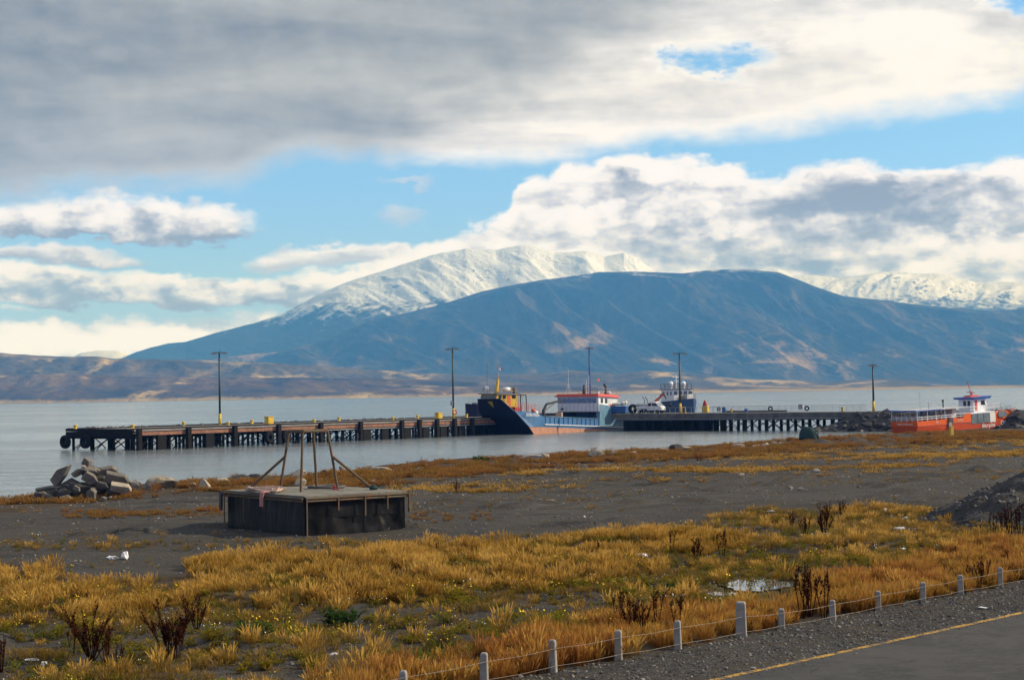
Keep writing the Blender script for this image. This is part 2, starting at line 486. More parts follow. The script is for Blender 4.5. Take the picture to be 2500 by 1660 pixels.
ridge_terrain('low_hills', [(-900, 850), (0, 862), (54, 866), (135, 870), (236, 871), (271, 875), (400, 877), (640, 884), (900, 902), (1150, 918), (1220, 914), (1330, 912), (1420, 905), (1500, 912), (1585, 906),
               (1640, 908), (1700, 914), (1805, 926), (1900, 928), (2026, 932), (2120, 924), (2190, 925), (2300, 936), (2420, 940), (2500, 941), (3400, 930)],
              7000, 6000, M_low, 560, 90, .8, .22, 300, 21, 2.2, tilt=.3, step=.6)
ridge_terrain('forest_shore', [(-900, 905), (0, 916), (130, 912), (300, 917), (420, 921), (640, 921), (900, 924), (1100, 928), (1240, 936), (1320, 938), (1400, 943), (1500, 946), (1700, 944), (1860, 946), (2000, 945), (2200, 944), (3400, 925)],
              5900, 5150, M_near, 560, 80, .62, .20, 170, 33, 1.6, tilt=.2, step=.5)

# ------------------------------------------------------------------ water
def water_mat():
    m, nt, bs = newmat('sound_water')
    g = nt.nodes.new('ShaderNodeNewGeometry'); P = g.outputs['Position']
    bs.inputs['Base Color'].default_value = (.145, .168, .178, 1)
    bs.inputs['IOR'].default_value = 1.33
    big = vnoise(nt, P, .012, 3, .5, .5, 1, .3, 1)
    bs.inputs['Roughness'].default_value = .16
    nt.links.new((big * .12 + .10).k, bs.inputs['Roughness'])
    w1 = vnoise(nt, P, .55, 3, .6, .3, .75, 1.3, 1)
    w2 = vnoise(nt, P, 2.3, 2, .6, .2, .8, 1.2, 1, (5, 3, 0))
    w3 = vnoise(nt, P, .16, 3, .55, .4, .5, 1.2, 1, (2, 8, 0))
    h = w1 * .34 + w2 * .10 + w3 * 1.5
    bn = nt.nodes.new('ShaderNodeBump'); bn.inputs['Distance'].default_value = 1.0
    wind = vnoise(nt, P, .010, 5, .6, .5, .5, 1.6, 1, (31, 8, 0))
    nt.links.new(wind.smooth(.36, .64, .16, .80).k, bn.inputs['Strength']); nt.links.new(h.k, bn.inputs['Height']); nt.links.new(bn.outputs[0], bs.inputs['Normal'])
    return m
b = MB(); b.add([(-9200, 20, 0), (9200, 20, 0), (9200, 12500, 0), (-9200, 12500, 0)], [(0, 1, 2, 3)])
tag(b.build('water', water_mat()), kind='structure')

# ------------------------------------------------------------------ near land
FA = at_z(1350, 1648, 2.1); FB = at_z(2442, 1437, 2.1)            # fence line
FD = Vector((FB.x - FA.x, FB.y - FA.y)).normalized()              # along the road
FN = Vector((FD.y, -FD.x))                                        # towards the road
def e_of(X, Y): return (X - FA.x) * FN.x + (Y - FA.y) * FN.y
def a_of(X, Y): return (X - FA.x) * FD.x + (Y - FA.y) * FD.y
shore = []
for px, py in ((0, 1226), (100, 1214), (318, 1190), (466, 1184), (635, 1168), (847, 1151), (1006, 1131), (1165, 1117), (1376, 1108), (1588, 1098), (1800, 1089), (1925, 1076), (1975, 1074), (2060, 1067), (2190, 1062)):
    p = at_z(px, py, .75); shore.append((p.x, p.y))
shore = [(-300, 5), (-110, 60), (-55, 92)] + shore + [(57, 238), (62, 241), (69, 244), (80, 250), (110, 262), (400, 330)]
SH = np.array(shore)
SH = SH[np.argsort(SH[:, 0])]
def shoreY(X): return np.interp(X, SH[:, 0], SH[:, 1]) + (fbm(np.asarray(X) * .12, np.asarray(X) * 0, 77, 3) - .5) * 3.0
HEAP = at_z(2520, 1275, 1.7)
PUD = at_z(1835, 1430, 1.93)
def ground_z(X, Y):
    X = np.asarray(X, float); Y = np.asarray(Y, float)
    sy = shoreY(X)
    t = np.clip((Y - 30) / np.maximum(sy - 30, 20), -1.5, 1.0)
    z = 2.1 - 1.25 * t
    z = z + (fbm(X * .16, Y * .16, 3, 3) - .5) * .26 + (fbm(X * .8, Y * .8, 4, 3) - .5) * .07
    d = Y - sy
    z = z - sstep(-1.0, 5.0, d) * 2.4
    # ruts and hummocks
    z = z + sstep(.60, .75, fbm(X * .35, Y * .35, 8, 3)) * .20 + (ridged(X * .10, Y * .38, 19, 2) - .6) * .09 + (fbm(X * 1.7, Y * 1.7, 29, 2) - .5) * .05
    pm = np.exp(-(((X - PUD.x) / 3.2) ** 2 + ((Y - PUD.y) / 2.6) ** 2) ** 2)
    z = z * (1 - pm) + (PUD.z - .05) * pm
    e = e_of(X, Y)
    k = sstep(-1.6, .1, e)
    road = 2.14 + .06 * sstep(0, .6, e) - .03 * sstep(2.2, 3.0, e) + sstep(11.0, 17.5, e) * 3.1
    rough = (fbm(X * 2.2, Y * 2.2, 14, 3) - .5) * .10 * (1 - sstep(1.9, 2.5, e)) * sstep(-.6, .1, e)
    z = z * (1 - k) + (road + rough) * k
    return z
def gz(x, y): return float(ground_z(np.array([x]), np.array([y]))[0])
def on_ground(px, py):
    z = 1.6
    for _ in range(30):
        p = at_z(px, py, z); z = .5 * z + .5 * gz(p.x, p.y)
    return Vector((p.x, p.y, gz(p.x, p.y)))

# where plants grow, measured in photo pixels of the bare ground
def band(px, py, top, bot, soft=14):
    t = np.array(top, float); b_ = np.array(bot, float)
    yt = np.interp(px, t[:, 0], t[:, 1]); yb = np.interp(px, b_[:, 0], b_[:, 1])
    return sstep(-soft, soft, py - yt) * sstep(-soft, soft, yb - py)
def veg_golden(px, py):
    a = band(px, py, [(-200, 1405), (0, 1402), (200, 1412), (430, 1400), (500, 1375), (640, 1362), (850, 1360), (1000, 1352), (1200, 1335), (1400, 1312), (1600, 1300), (1750, 1318), (1850, 1335), (2700, 1335)],
             [(-200, 1520), (0, 1520), (250, 1505), (450, 1480), (700, 1470), (1000, 1468), (1300, 1450), (1500, 1405), (1640, 1380), (1800, 1345), (1860, 1330), (2700, 1330)], 12)
    return a
def veg_fence(px, py):
    return band(px, py, [(-200, 1800), (700, 1700), (960, 1650), (1250, 1592), (1350, 1560), (1500, 1530), (1700, 1500), (1900, 1490), (2000, 1450), (2050, 1420), (2200, 1385), (2350, 1345), (2500, 1318), (2700, 1270)],
                [(-200, 1900), (900, 1740), (1350, 1640), (1700, 1575), (2000, 1512), (2442, 1428), (2700, 1380)], 14)
def veg_shore(px, py):
    a = band(px, py, [(-200, 1240), (0, 1228), (100, 1215), (318, 1190), (635, 1166), (847, 1149), (1006, 1129), (1376, 1106), (1800, 1087), (1959, 1070), (2200, 1062), (2700, 1050)],
             [(-200, 1262), (0, 1258), (318, 1215), (500, 1205), (700, 1200), (900, 1190), (1100, 1170), (1400, 1140), (1800, 1115), (2100, 1096), (2500, 1075), (2700, 1070)], 8)
    return a
def veg_bank(px, py):     # gold strips between the shore and the gravel
    a = band(px, py, [(-200, 1900), (900, 1900), (950, 1185), (1200, 1162), (1500, 1136), (1800, 1118), (2100, 1098), (2300, 1085), (2700, 1065)],
             [(-200, 1900), (900, 1900), (950, 1215), (1200, 1205), (1500, 1178), (1800, 1168), (2100, 1150), (2300, 1135), (2500, 1112), (2700, 1100)], 10)
    return a
def veg_right(px, py):
    return band(px, py, [(1500, 1330), (1750, 1268), (1900, 1235), (2150, 1228), (2320, 1238), (2480, 1290), (2700, 1300)],
                [(1500, 1335), (1700, 1330), (1900, 1345), (2100, 1385), (2300, 1350), (2500, 1310), (2700, 1300)], 14)
def veg_mid(px, py):
    return band(px, py, [(-200, 1500), (300, 1490), (700, 1455), (1200, 1445), (1500, 1395), (1650, 1370), (1900, 1345), (2100, 1350), (2300, 1330), (2700, 1300)],
                [(-200, 1760), (900, 1720), (1350, 1585), (1700, 1510), (1960, 1450), (2150, 1392), (2350, 1345), (2700, 1290)], 18)
def veg_wet(px, py):
    return np.exp(-(((px - 1800) / 210.) ** 2 + ((py - 1425) / 60.) ** 2) * 1.2)

def land():
    rows = np.concatenate([np.linspace(-25, 24, 40), np.linspace(24.3, 60, 190), np.linspace(60.4, 120, 150), np.linspace(120.8, 345, 150)])
    s = np.linspace(-.62, .62, 430)
    s = np.sign(s) * (np.abs(s) / .62) ** 1.35 * .62
    Yg, Sg = np.meshgrid(rows, s, indexing='ij')
    Xg = Sg * (Yg + 60) * 1.5
    Zg = ground_z(Xg, Yg)
    me = grid_mesh('ground', np.stack([Xg, Yg, Zg], -1))
    px, py = project(Xg, np.maximum(Yg, 5), Zg)
    vis = sstep(20, 26, Yg)
    lit = np.clip(veg_golden(px, py) * .9 + veg_fence(px, py) + veg_shore(px, py) * .9 + veg_bank(px, py) * .55 + veg_right(px, py) * .6 + veg_mid(px, py) * .35, 0, 1) * vis
    wet = veg_wet(px, py) * vis
    at = me.attributes.new('litter', 'FLOAT', 'POINT'); at.data.foreach_set('value', lit.reshape(-1).astype(np.float32))
    TR = []
    for pl in (((-150, 1352), (300, 1322), (620, 1322), (1000, 1290), (1400, 1238), (1900, 1192), (2300, 1150), (2700, 1105)), ((-150, 1292), (300, 1275), (540, 1268)), ((1000, 1232), (1500, 1196), (2000, 1166), (2500, 1118), (2700, 1100)), ((1250, 1275), (1700, 1225), (2100, 1205), (2330, 1180), (2700, 1135))):
        w_ = [at_z(a, b, 1.4) for a, b in pl]; TR.append(np.array([(q.x, q.y) for q in w_]))
    trk = np.zeros_like(Xg)
    for q in TR:
        d = np.full(Xg.shape, 1e9)
        for (x0, y0), (x1, y1) in zip(q[:-1], q[1:]):
            vx, vy = x1 - x0, y1 - y0; t = np.clip(((Xg - x0) * vx + (Yg - y0) * vy) / (vx * vx + vy * vy), 0, 1)
            d = np.minimum(d, np.hypot(Xg - x0 - t * vx, Yg - y0 - t * vy))
        wob = (fbm(Xg * .3, Yg * .3, 44, 3) - .5) * .8
        trk = np.maximum(trk, np.exp(-((np.abs(d + wob) - .85) / .22) ** 2) * (.35 + .8 * fbm(Xg * .25, Yg * .25, 45, 2)))
    at = me.attributes.new('track', 'FLOAT', 'POINT'); at.data.foreach_set('value', trk.reshape(-1).astype(np.float32))
    at = me.attributes.new('wet', 'FLOAT', 'POINT'); at.data.foreach_set('value', wet.reshape(-1).astype(np.float32))
    m, nt, bs = newmat('gravel_ground')
    g = nt.nodes.new('ShaderNodeNewGeometry'); P = g.outputs['Position']
    def att(n):
        a = nt.nodes.new('ShaderNodeAttribute'); a.attribute_name = n; return Ex(nt, a.outputs['Fac'])
    big = vnoise(nt, P, .22, 6, .6, .5); mid = vnoise(nt, P, 1.6, 6, .62, .3, .6, 1.4, 1); fin = vnoise(nt, P, 9., 5, .65); gr = vnoise(nt, P, 38., 3, .6)
    col = mixc(nt, big.smooth(.35, .65), (.034, .033, .031), (.052, .049, .045))
    col = mixc(nt, mid.smooth(.48, .64, 0, .9), col, (.056, .042, .026))
    col = mixc(nt, mid.smooth(.28, .45, .6, 0.), col, (.017, .017, .018))
    col = mixc(nt, fin.smooth(.50, .68, 0, .75), col, (.12, .114, .108))
    col = mixc(nt, gr.smooth(.64, .72, 0, .5), col, (.26, .25, .235))
    rut = vnoise(nt, P, .55, 5, .6, .6, .30, 1.5, 1, (4, 9, 0))
    col = mixc(nt, rut.smooth(.54, .66, 0, .55), col, (.020, .020, .021))
    col = mixc(nt, rut.smooth(.30, .44, .5, 0), col, (.075, .058, .036))
    col = mixc(nt, (att('track') + (fin - .5) * .8).smooth(.25, .8) * .6, col, (.088, .084, .078))
    l = att('litter')
    k = (l + (mid - .5) * 1.5 + (fin - .5) * .5).smooth(.35, .95)
    soil = mixc(nt, fin.smooth(.3, .7), (.085, .052, .020), (.035, .027, .016))
    soil = mixc(nt, mid.smooth(.55, .75), soil, (.15, .09, .03))
    col = mixc(nt, k * .8, col, soil)
    wt = att('wet'); moss = mixc(nt, mid.smooth(.35, .65), (.060, .065, .012), (.085, .040, .012))
    col = mixc(nt, (wt + (mid - .5) * .8).smooth(.30, .65) * .8, col, moss)
    nt.links.new(col, bs.inputs['Base Color']); bs.inputs['Roughness'].default_value = .95; bs.inputs['Specular IOR Level'].default_value = .2
    bump(nt, bs, fin * .7 + gr * .35 + mid * 1.0, .9, .09)
    return tag(put(me, 'ground', m), kind='structure')
GROUND = land()

# ------------------------------------------------------------------ harbour materials
M_rustbeam = pmat('rusty_girder', (.27, .115, .06), (.13, .06, .035), .75, 1.2, 1, 0, .3, .02, .35, (.10, .045, .03))
M_darkwood = pmat('tarred_timber', (.0075, .0068, .0062), (.015, .013, .011), .85, 2.0, spec=.15)
M_deckwood = pmat('weathered_deck', (.23, .22, .21), (.14, .135, .13), .9, .5, 1, 0, .4, .03)
M_conc = pmat('stained_concrete', (.13, .122, .11), (.06, .057, .052), .9, .7, 1, 0, .3, .02)
M_post = pmat('post_concrete', (.30, .29, .27), (.20, .19, .175), .9, 6., 1, 0, .4, .01)
M_yel = pmat('yellow_paint', (.62, .42, .02), (.50, .33, .02), .5, 3., .8, 0, .1, .01, .3)
M_lamp = pmat('green_lamp_paint', (.012, .038, .036), (.020, .05, .046), .5, 2.)
M_lampblue = pmat('blue_lamp_paint', (.015, .035, .20), (.02, .05, .22), .5, 2.)
M_grey = pmat('galvanised_metal', (.34, .35, .36), (.24, .25, .26), .5, 4., 1, .2)
M_head = pmat('lamp_head', (.30, .31, .32), (.22, .22, .23), .4, 4., 1, .3)
M_rub = pmat('black_rubber', (.006, .006, .006), (.012, .0115, .011), .8, 5., spec=.15)
M_white = pmat('white_paint', (.78, .79, .80), (.62, .63, .64), .45, 1.4, .7, 0, .08, .01, .15, (.30, .16, .09))
M_hullblue = pmat('hull_blue', (.020, .105, .255), (.035, .145, .30), .45, .8, 1, 0, .15, .02, .28, (.16, .13, .12))
M_sternblue = pmat('stern_blue', (.11, .235, .33), (.06, .17, .27), .5, .8, 1, 0, .15, .02, .25, (.20, .15, .12))
M_deepblue = pmat('rib_blue', (.018, .085, .27), (.03, .11, .30), .5, 1.)
M_navy = pmat('navy_plate', (.004, .006, .032), (.006, .010, .042), .5, .8, spec=.25)
M_keel = pmat('salmon_antifouling', (.44, .22, .13), (.34, .155, .095), .8, .9, 1, 0, .2, .02, .2, (.20, .10, .06))
M_red = pmat('red_paint', (.52, .05, .035), (.42, .04, .03), .45, 2.)
M_oran = pmat('orange_paint', (.60, .12, .03), (.48, .085, .025), .45, 2.)
M_ylo = pmat('yellow_cabin_paint', (.58, .36, .010), (.44, .27, .010), .5, 1.5, .8, 0, .1, .01, .3)
M_glass = pmat('window_glass', (.010, .014, .018), (.02, .025, .03), .10, 1., 1, 0, 0, .01, 0, spec=.8)
M_pale = pmat('pale_glass', (.17, .20, .215), (.11, .135, .15), .15, 1., 1, 0, 0, .01, 0, spec=.8)
M_black = pmat('black_paint', (.015, .015, .016), (.03, .03, .03), .5, 3.)
M_tred = pmat('tour_boat_red', (.66, .105, .006), (.56, .080, .006), .5, .7, 1, 0, .06, .01, .12, (.30, .10, .04), spec=.2)
M_tdark = pmat('tour_boat_shaded_red', (.48, .060, .006), (.40, .045, .006), .55, .7, spec=.2)  # the hull red, darkened for the shade on its lower sides
M_tblue = pmat('tour_boat_blue', (.045, .10, .36), (.05, .12, .40), .4, 1.)
M_cream = pmat('cream_canvas', (.68, .66, .60), (.60, .58, .52), .8, 2.)
M_letter = pmat('white_lettering', (.80, .80, .78), (.7, .7, .68), .5, 4.)
M_tan = pmat('netting', (.20, .14, .08), (.10, .07, .04), .95, 3., 1, 0, .8, .05)
M_rope = pmat('faded_rope', (.52, .40, .30), (.42, .24, .18), .9, 6., 1, 0, .6, .01)
M_person = pmat('dark_clothing', (.015, .016, .022), (.03, .03, .04), .9, 4.)
M_personr = pmat('red_clothing', (.35, .03, .03), (.28, .025, .03), .9, 4.)
M_skin = pmat('skin', (.42, .25, .18), (.38, .22, .16), .6, 8.)
M_plum_w = pmat('gull_white', (.42, .42, .43), (.30, .30, .31), .8, 10.)
M_plum_d = pmat('gull_dark', (.03, .03, .033), (.10, .10, .11), .8, 10.)
M_green = pmat('dark_green_paint', (.010, .032, .030), (.018, .045, .042), .6, 1.5, spec=.2)
M_stone = pmat('grey_stone', (.26, .235, .20), (.15, .135, .12), .95, 1.6, 1, 0, .6, .04)
M_stone2 = pmat('pale_stone', (.40, .34, .25), (.25, .21, .165), .95, 1.6, 1, 0, .6, .04)
M_dstone = pmat('dark_riprap', (.052, .048, .044), (.026, .025, .024), .95, 1.2, 1, 0, .6, .05)
M_lichen = pmat('lichen_boulder', (.36, .31, .22), (.13, .12, .11), .95, 1.3, 1, 0, .6, .04, .3, (.30, .22, .07))

def rock_mesh(name, seed, sx=1., sy=1., sz=1., cuts=9, sub=2):
    """a broken stone: ball, sliced by random planes"""
    r = random.Random(seed); bm = bmesh.new(); bmesh.ops.create_icosphere(bm, subdivisions=sub, radius=1.0)
    pl = []
    for _ in range(cuts):
        n = Vector((r.gauss(0, 1), r.gauss(0, 1), r.gauss(0, 1))).normalized(); pl.append((n, r.uniform(.42, .82)))
    for v in bm.verts:
        for n, d in pl:
            k = v.co.dot(n) - d
            if k > 0: v.co -= n * k
        v.co += Vector((r.uniform(-.03, .03), r.uniform(-.03, .03), r.uniform(-.03, .03)))
        v.co.x *= sx; v.co.y *= sy; v.co.z *= sz
    me = bpy.data.meshes.new(name); bm.to_mesh(me); bm.free()
    return me

def solve_px(A, d, z, px):
    """distance along a ground line at which it crosses the photo column px"""
    lo, hi = (max(-400., (5. - A.y) / d.y) if d.y > .05 else -400.), 400.
    f = lambda s: float(project(A.x + d.x * s, A.y + d.y * s, z)[0]) - px
    for _ in range(60):
        m = (lo + hi) / 2
        if f(m) < 0: lo = m
        else: hi = m
    return lo

# ------------------------------------------------------------------ the timber pier
PA = at_z(328, 1100, 0); PB = at_z(1180, 1062, 0)
Pa = Vector((PB.x - PA.x, PB.y - PA.y)).normalized(); PN = Vector((-Pa.y, Pa.x))
PL = (Vector((PB.x, PB.y)) - Vector((PA.x, PA.y))).length + 20; PW = 15.0; PZ = 2.85
pier = thing('timber_pier', 'long dark timber pier with rusty girders standing in the water', 'pier', (PA.x, PA.y, 0), math.atan2(Pa.y, Pa.x))
MB().box(PL / 2, PW / 2, PZ - .12, PL, PW, .24).build('deck', M_deckwood, pier)
for yy in (.18, PW - .18):
    MB().box(PL / 2, yy, PZ + .10, PL, .34, .20).build('kerb', M_darkwood, pier)
MB().box(-.16, PW / 2, PZ - .05, .3, PW - .1, .34).build('kerb', M_darkwood, pier)
fpx = [333, 454, 567, 674, 777, 874, 975, 1018, 1061, 1104, 1147]
fs_ = [solve_px(PA, Pa, 1.5, p) for p in fpx]
MB().box(-.22, PW / 2, PZ - .62, .26, PW - .3, .66).build('end_girder', M_darkwood, pier)
seg = [-.08] + fs_ + [PL]
for i in range(len(seg) - 1):
    if seg[i + 1] - seg[i] > 1.2:
        MB().box((seg[i] + seg[i + 1]) / 2, -.12, PZ - .58, seg[i + 1] - seg[i] - .03, .24, .46).build('girder', M_rustbeam, pier)
MB().box(PL / 2, PW + .12, PZ - .58, PL, .24, .56).build('girder', M_darkwood, pier)
me = MB().box(0, 0, 0, .62, .55, 4.2).mesh('fender_pile'); me.materials.append(M_darkwood)
for s_ in fs_:
    o = put(me, 'fender_pile', None, pier, 0); o.location = (s_, -.58, .78)
mp = MB().bar((0, 0, -1.2), (0, 0, PZ - .9), .21, 8).mesh('pile'); mp.materials.append(M_darkwood)
mb_ = MB().bar((0, .6, PZ - 1.0), (0, 4.6, .05), .085, 5).mesh('brace'); mb_.materials.append(M_darkwood)
mb2 = MB().bar((.2, 0, PZ - 1.0), (2.5, 0, .05), .085, 5).mesh('brace'); mb2.materials.append(M_darkwood)
mcap = MB().box(0, PW / 2, PZ - 1.06, .5, PW - .2, .44).mesh('cap_beam'); mcap.materials.append(M_darkwood)
nb = int(PL / 3.1)
for i in range(nb + 1):
    x = .5 + i * 3.1
    o = put(mcap, 'cap_beam', None, pier); o.location = (x, 0, 0)
    for j, y in enumerate((.7, 5.1, 9.7, PW - .8)):
        o = put(mp, 'pile', None, pier); o.location = (x, y, 0)
        if j < 3 and i % 2 == 0:
            o = put(mb_, 'brace', None, pier); o.location = (x, y, 0)
        if i % 2 == 1 and j in (0, 2, 3):
            o = put(mb2, 'brace', None, pier); o.location = (x, y, 0)
            o = put(mb2, 'brace', None, pier); o.location = (x, y, 0); o.rotation_euler = (0, 0, math.pi)
MB().bar((34, -.10, PZ - 1.02), (PL, -.10, PZ - 1.02), .07, 6).build('pipe', M_grey, pier)
# wide rubber fender panels hung under the deck
fend_px = [395, 512, 895, 940, 995, 1040, 1082, 1128]
mfen = MB().box(0, 0, 0, 1.5, .5, 2.3).mesh('fender_panel'); mfen.materials.append(M_rub)
for p in fend_px:
    o = put(mfen, 'fender_panel', None, pier); o.location = (solve_px(PA, Pa, 1.0, p), -.22 + .35, .95)
def pier_pt(x, y, z=0): return Vector((PA.x + Pa.x * x + PN.x * y, PA.y + Pa.y * x + PN.y * y, z))

# tyres
def tyre_mesh(R, r, name='tyre_ring'):
    b = MB(); b.lathe([(R - r * 1.5, -r * .75), (R - r * .55, -r), (R, -r * .8), (R + r * .12, -r * .3), (R + r * .12, r * .3), (R, r * .8), (R - r * .55, r), (R - r * 1.5, r * .75), (R - r * 1.5, -r * .75)], 22, axis='y')
    return b.mesh(name, True)
tm = tyre_mesh(.92, .36); tm.materials.append(M_rub)
rz_end = math.atan2(PN.y, PN.x)
for k, (x, y, z, rz, lab) in enumerate(((-.75, PW - .6, 1.15, rz_end, 'big black tyre hung from the outer end corner of the pier'),
                                       (-.75, PW - 5.2, 1.20, rz_end, 'big black tyre hung on the end face of the pier, inside the corner one'))):
    o = put(tm, 'tyre', None); o.location = pier_pt(x, y, z); o.rotation_euler = (0, 0, rz); tag(o, lab, 'tyre', 'tyres hung on the pier')
for k, p in enumerate((418, 544, 652, 694)):
    s_ = solve_px(PA, Pa, 1.0, p); o = put(tm, 'tyre', None); o.location = pier_pt(s_, -.42 if k > 1 else 1.6, 1.12); o.rotation_euler = (0, 0, math.atan2(Pa.y, Pa.x) + .15)
    tag(o, 'black tyre hung under the rusty side girder of the pier', 'tyre', 'tyres hung under the pier girder')

# bollards
bol = thing('mooring_bollard', 'stubby yellow mooring bollard on the timber pier deck', 'bollard', (0, 0, 0), 0, 'yellow bollards on the timber pier')
MB().lathe([(.30, 0), (.30, .06), (.22, .09), (.22, .42), (.30, .50), (.32, .60), (.26, .66), (0, .66)], 12).build('post', M_yel, bol, True)
MB().lathe([(.42, 0), (.42, .05), (0, .05)], 12).build('base_plate', M_black, bol)
bl = [(168, 1049), (324, 1048), (403, 1040), (557, 1041), (615, 1035), (767, 1034), (817, 1028), (965, 1028), (993, 1022), (1139, 1020), (1155, 1016)]
for i, (px, py) in enumerate(bl):
    o = bol if i == 0 else copy_tree(bol)
    p = at_z(px, py, PZ)
    loc = Vector((p.x - PA.x, p.y - PA.y)); x = loc.dot(Pa); y = min(max(loc.dot(PN), .75), PW - .75)
    o.location = pier_pt(max(x, .6), y, PZ)

def cabinet(px, py, w, h, label):
    p = at_z(px, py, PZ)
    loc = Vector((p.x - PA.x, p.y - PA.y)); x = loc.dot(Pa); y = min(max(loc.dot(PN), 1.3), PW - 1.3)
    t = thing('service_cabinet', label, 'cabinet', pier_pt(x, y, PZ), math.atan2(Pa.y, Pa.x))
    MB().box(0, 0, h / 2 + .05, w, w * .8, h).build('body', M_yel, t, bevel=.03)
    MB().prism([(-w * .58, -w * .48), (w * .58, -w * .48), (w * .58, w * .48), (-w * .58, w * .48)], 'z', h + .05, h + .12).build('lid', M_yel, t)
    MB().box(0, -w * .4 - .015, h * .5, w * .7, .03, h * .75).build('door', M_ylo, t)
    return t
cabinet(657, 1037, 1.10, 1.15, 'square yellow service cabinet beside the outer lamp post of the pier')
cabinet(1071, 1024, 1.05, 1.05, 'square yellow service cabinet beside the lamp post with the life ring')

# lamp posts
def lamp_post(px, py, z, ytop, label, paint, base=True, arms=1.1, turn=0.0, Y=None, box=None):
    p = at_z(px, py, z) if Y is None else Vector((at_y(px, py, Y).x, Y, z))
    top = at_y(px, ytop, p.y).z - z
    t = thing('lamp_post', label, 'lamp post', p, turn, 'tall lamp posts of the harbour')
    MB().bar((0, 0, 1.6), (0, 0, top), .17, 10, .13).build('pole', paint, t, True)
    if base: MB().bar((0, 0, 0), (0, 0, 1.75), .24, 10, .22).build('base', M_yel, t, True)
    else: MB().bar((0, 0, 0), (0, 0, 1.65), .20, 10, .18).build('base', paint, t, True)
    arm = MB().bar((-arms, 0, top + .02), (arms, 0, top + .02), .06, 6).build('arm', paint, t)
    mh = MB().prism([(-.30, -.12), (.30, -.16), (.34, .06), (-.26, .12)], 'y', -.16, .16).mesh('lamp_head'); mh.materials.append(M_head)
    for sx in (-1, -.62, .62, 1):
        o = put(mh, 'lamp_head', None, t); o.location = (sx * arms, 0, top - .12); o.rotation_euler = (0, 0, 0 if sx > 0 else math.pi)
    MB().bar((.1, 0, top), (.1, 0, top + .55), .03, 5).build('finial', paint, t)
    if box: MB().box(-.25, -.2, box, .42, .3, .8).build('switch_box', M_grey, t)
    return t
lamp_post(537, 1036.5, PZ, 861, 'dark green lamp post with yellow base on the outer half of the pier', M_lamp, True, 1.0, .1, Y=266)
l2 = lamp_post(1107, 1020, PZ, 851, 'dark green lamp post with grey switch box and life ring below', M_lamp, True, 1.0, -.1, Y=298, box=2.6)
MB().torus((.30, -.30, 1.05), .34, .09, 'y', 16, 6).build('life_ring', M_red, l2, True)

# gulls along the pier
gb = MB()
gb.loft([[(x, r * math.cos(t), z + r * .9 * math.sin(t)) for t in [k * math.pi / 4 for k in range(8)]] for x, r, z in ((-.28, .012, .24), (-.16, .055, .235), (-.02, .085, .225), (.10, .075, .25), (.16, .045, .31), (.20, .045, .36), (.245, .038, .375), (.28, .012, .37))])
gme = gb.mesh('body', True); gme.materials.append(M_plum_w)
wme = MB().loft([[(x, s * r, z), (x, s * (r + .022), z + .02), (x, s * (r + .01), z + .07), (x, s * r * .4, z + .075)] for s in (1,) for x, r, z in ((-.34, .01, .22), (-.18, .06, .21), (0, .085, .20), (.09, .07, .22))]).loft([[(x, -r, z), (x, -(r + .022), z + .02), (x, -(r + .01), z + .07), (x, -r * .4, z + .075)] for x, r, z in ((-.34, .01, .22), (-.18, .06, .21), (0, .085, .20), (.09, .07, .22))]).mesh('wing', True); wme.materials.append(M_plum_d)
lme = MB().bar((.01, .03, 0), (.0, .03, .16), .012, 4).bar((.01, -.03, 0), (.0, -.03, .16), .012, 4).mesh('leg'); lme.materials.append(M_tan)
for i in range(64):
    t = thing('gull', 'small grey and white gull resting on the timber pier deck', 'gull', (0, 0, 0), 0, 'gulls resting along the pier')
    x = rnd.uniform(.5, 64) if i > 14 else rnd.uniform(.2, 8)
    y = PW - rnd.uniform(.8, 3.5) if rnd.random() < .55 else rnd.uniform(.7, PW - 1)
    if i <= 10: x = rnd.uniform(.3, 1.2); y = rnd.uniform(1.5, PW - 2)
    t.location = pier_pt(x, y, PZ + .001); t.rotation_euler = (0, 0, rnd.uniform(0, 6.28)); s = rnd.uniform(.95, 1.4); t.scale = (s, s, s)
    for m_, n_ in ((gme, 'body'), (wme, 'wing'), (lme, 'leg')): put(m_, n_, None, t)

# ------------------------------------------------------------------ the concrete jetty and its causeway
JC = at_z(1512, 1052.2, 0); JD = at_z(1960, 1051.3, 0)
Ja = Vector((JD.x - JC.x, JD.y - JC.y)).normalized(); JN = Vector((-Ja.y, Ja.x)); JZ = 3.05; JW = 10.5
JRZ = math.atan2(Ja.y, Ja.x)
def jet_pt(x, y, z=0): return Vector((JC.x + Ja.x * x + JN.x * y, JC.y + Ja.y * x + JN.y * y, z))
def jx(px, z=JZ, off=0.0): return solve_px(JC + Vector((JN.x * off, JN.y * off, 0)), Ja, z, px)
X0 = jx(1491); X1 = jx(2062)
jet = thing('concrete_jetty', 'low concrete jetty on dark piles with a wire railing, leading to the causeway', 'jetty', (JC.x, JC.y, 0), JRZ)
MB().prism([(X0, JZ), (X0, JZ - .35), (X0 + .9, JZ - .95), (X1 + 6, JZ - .95), (X1 + 6, JZ)], 'y', -.4, JW).build('deck', M_conc, jet)
MB().box((X0 + X1) / 2 + .6, -.34, JZ - 1.12, X1 - X0 - 1.4, .16, .22).build('edge_beam', M_black, jet)
MB().bar((X0 + 1.0, -.48, JZ - 1.0), (X1, -.48, JZ - 1.0), .035, 5).build('pipe', M_grey, jet)
mp2 = MB().bar((0, 0, -1.5), (0, 0, JZ - .95), .27, 8).mesh('pile'); mp2.materials.append(M_darkwood)
mbr = MB().bar((0, 0, JZ - 1.0), (2.6, 0, .3), .075, 5).mesh('brace'); mbr.materials.append(M_darkwood)
x = X0 + 2.6; i = 0
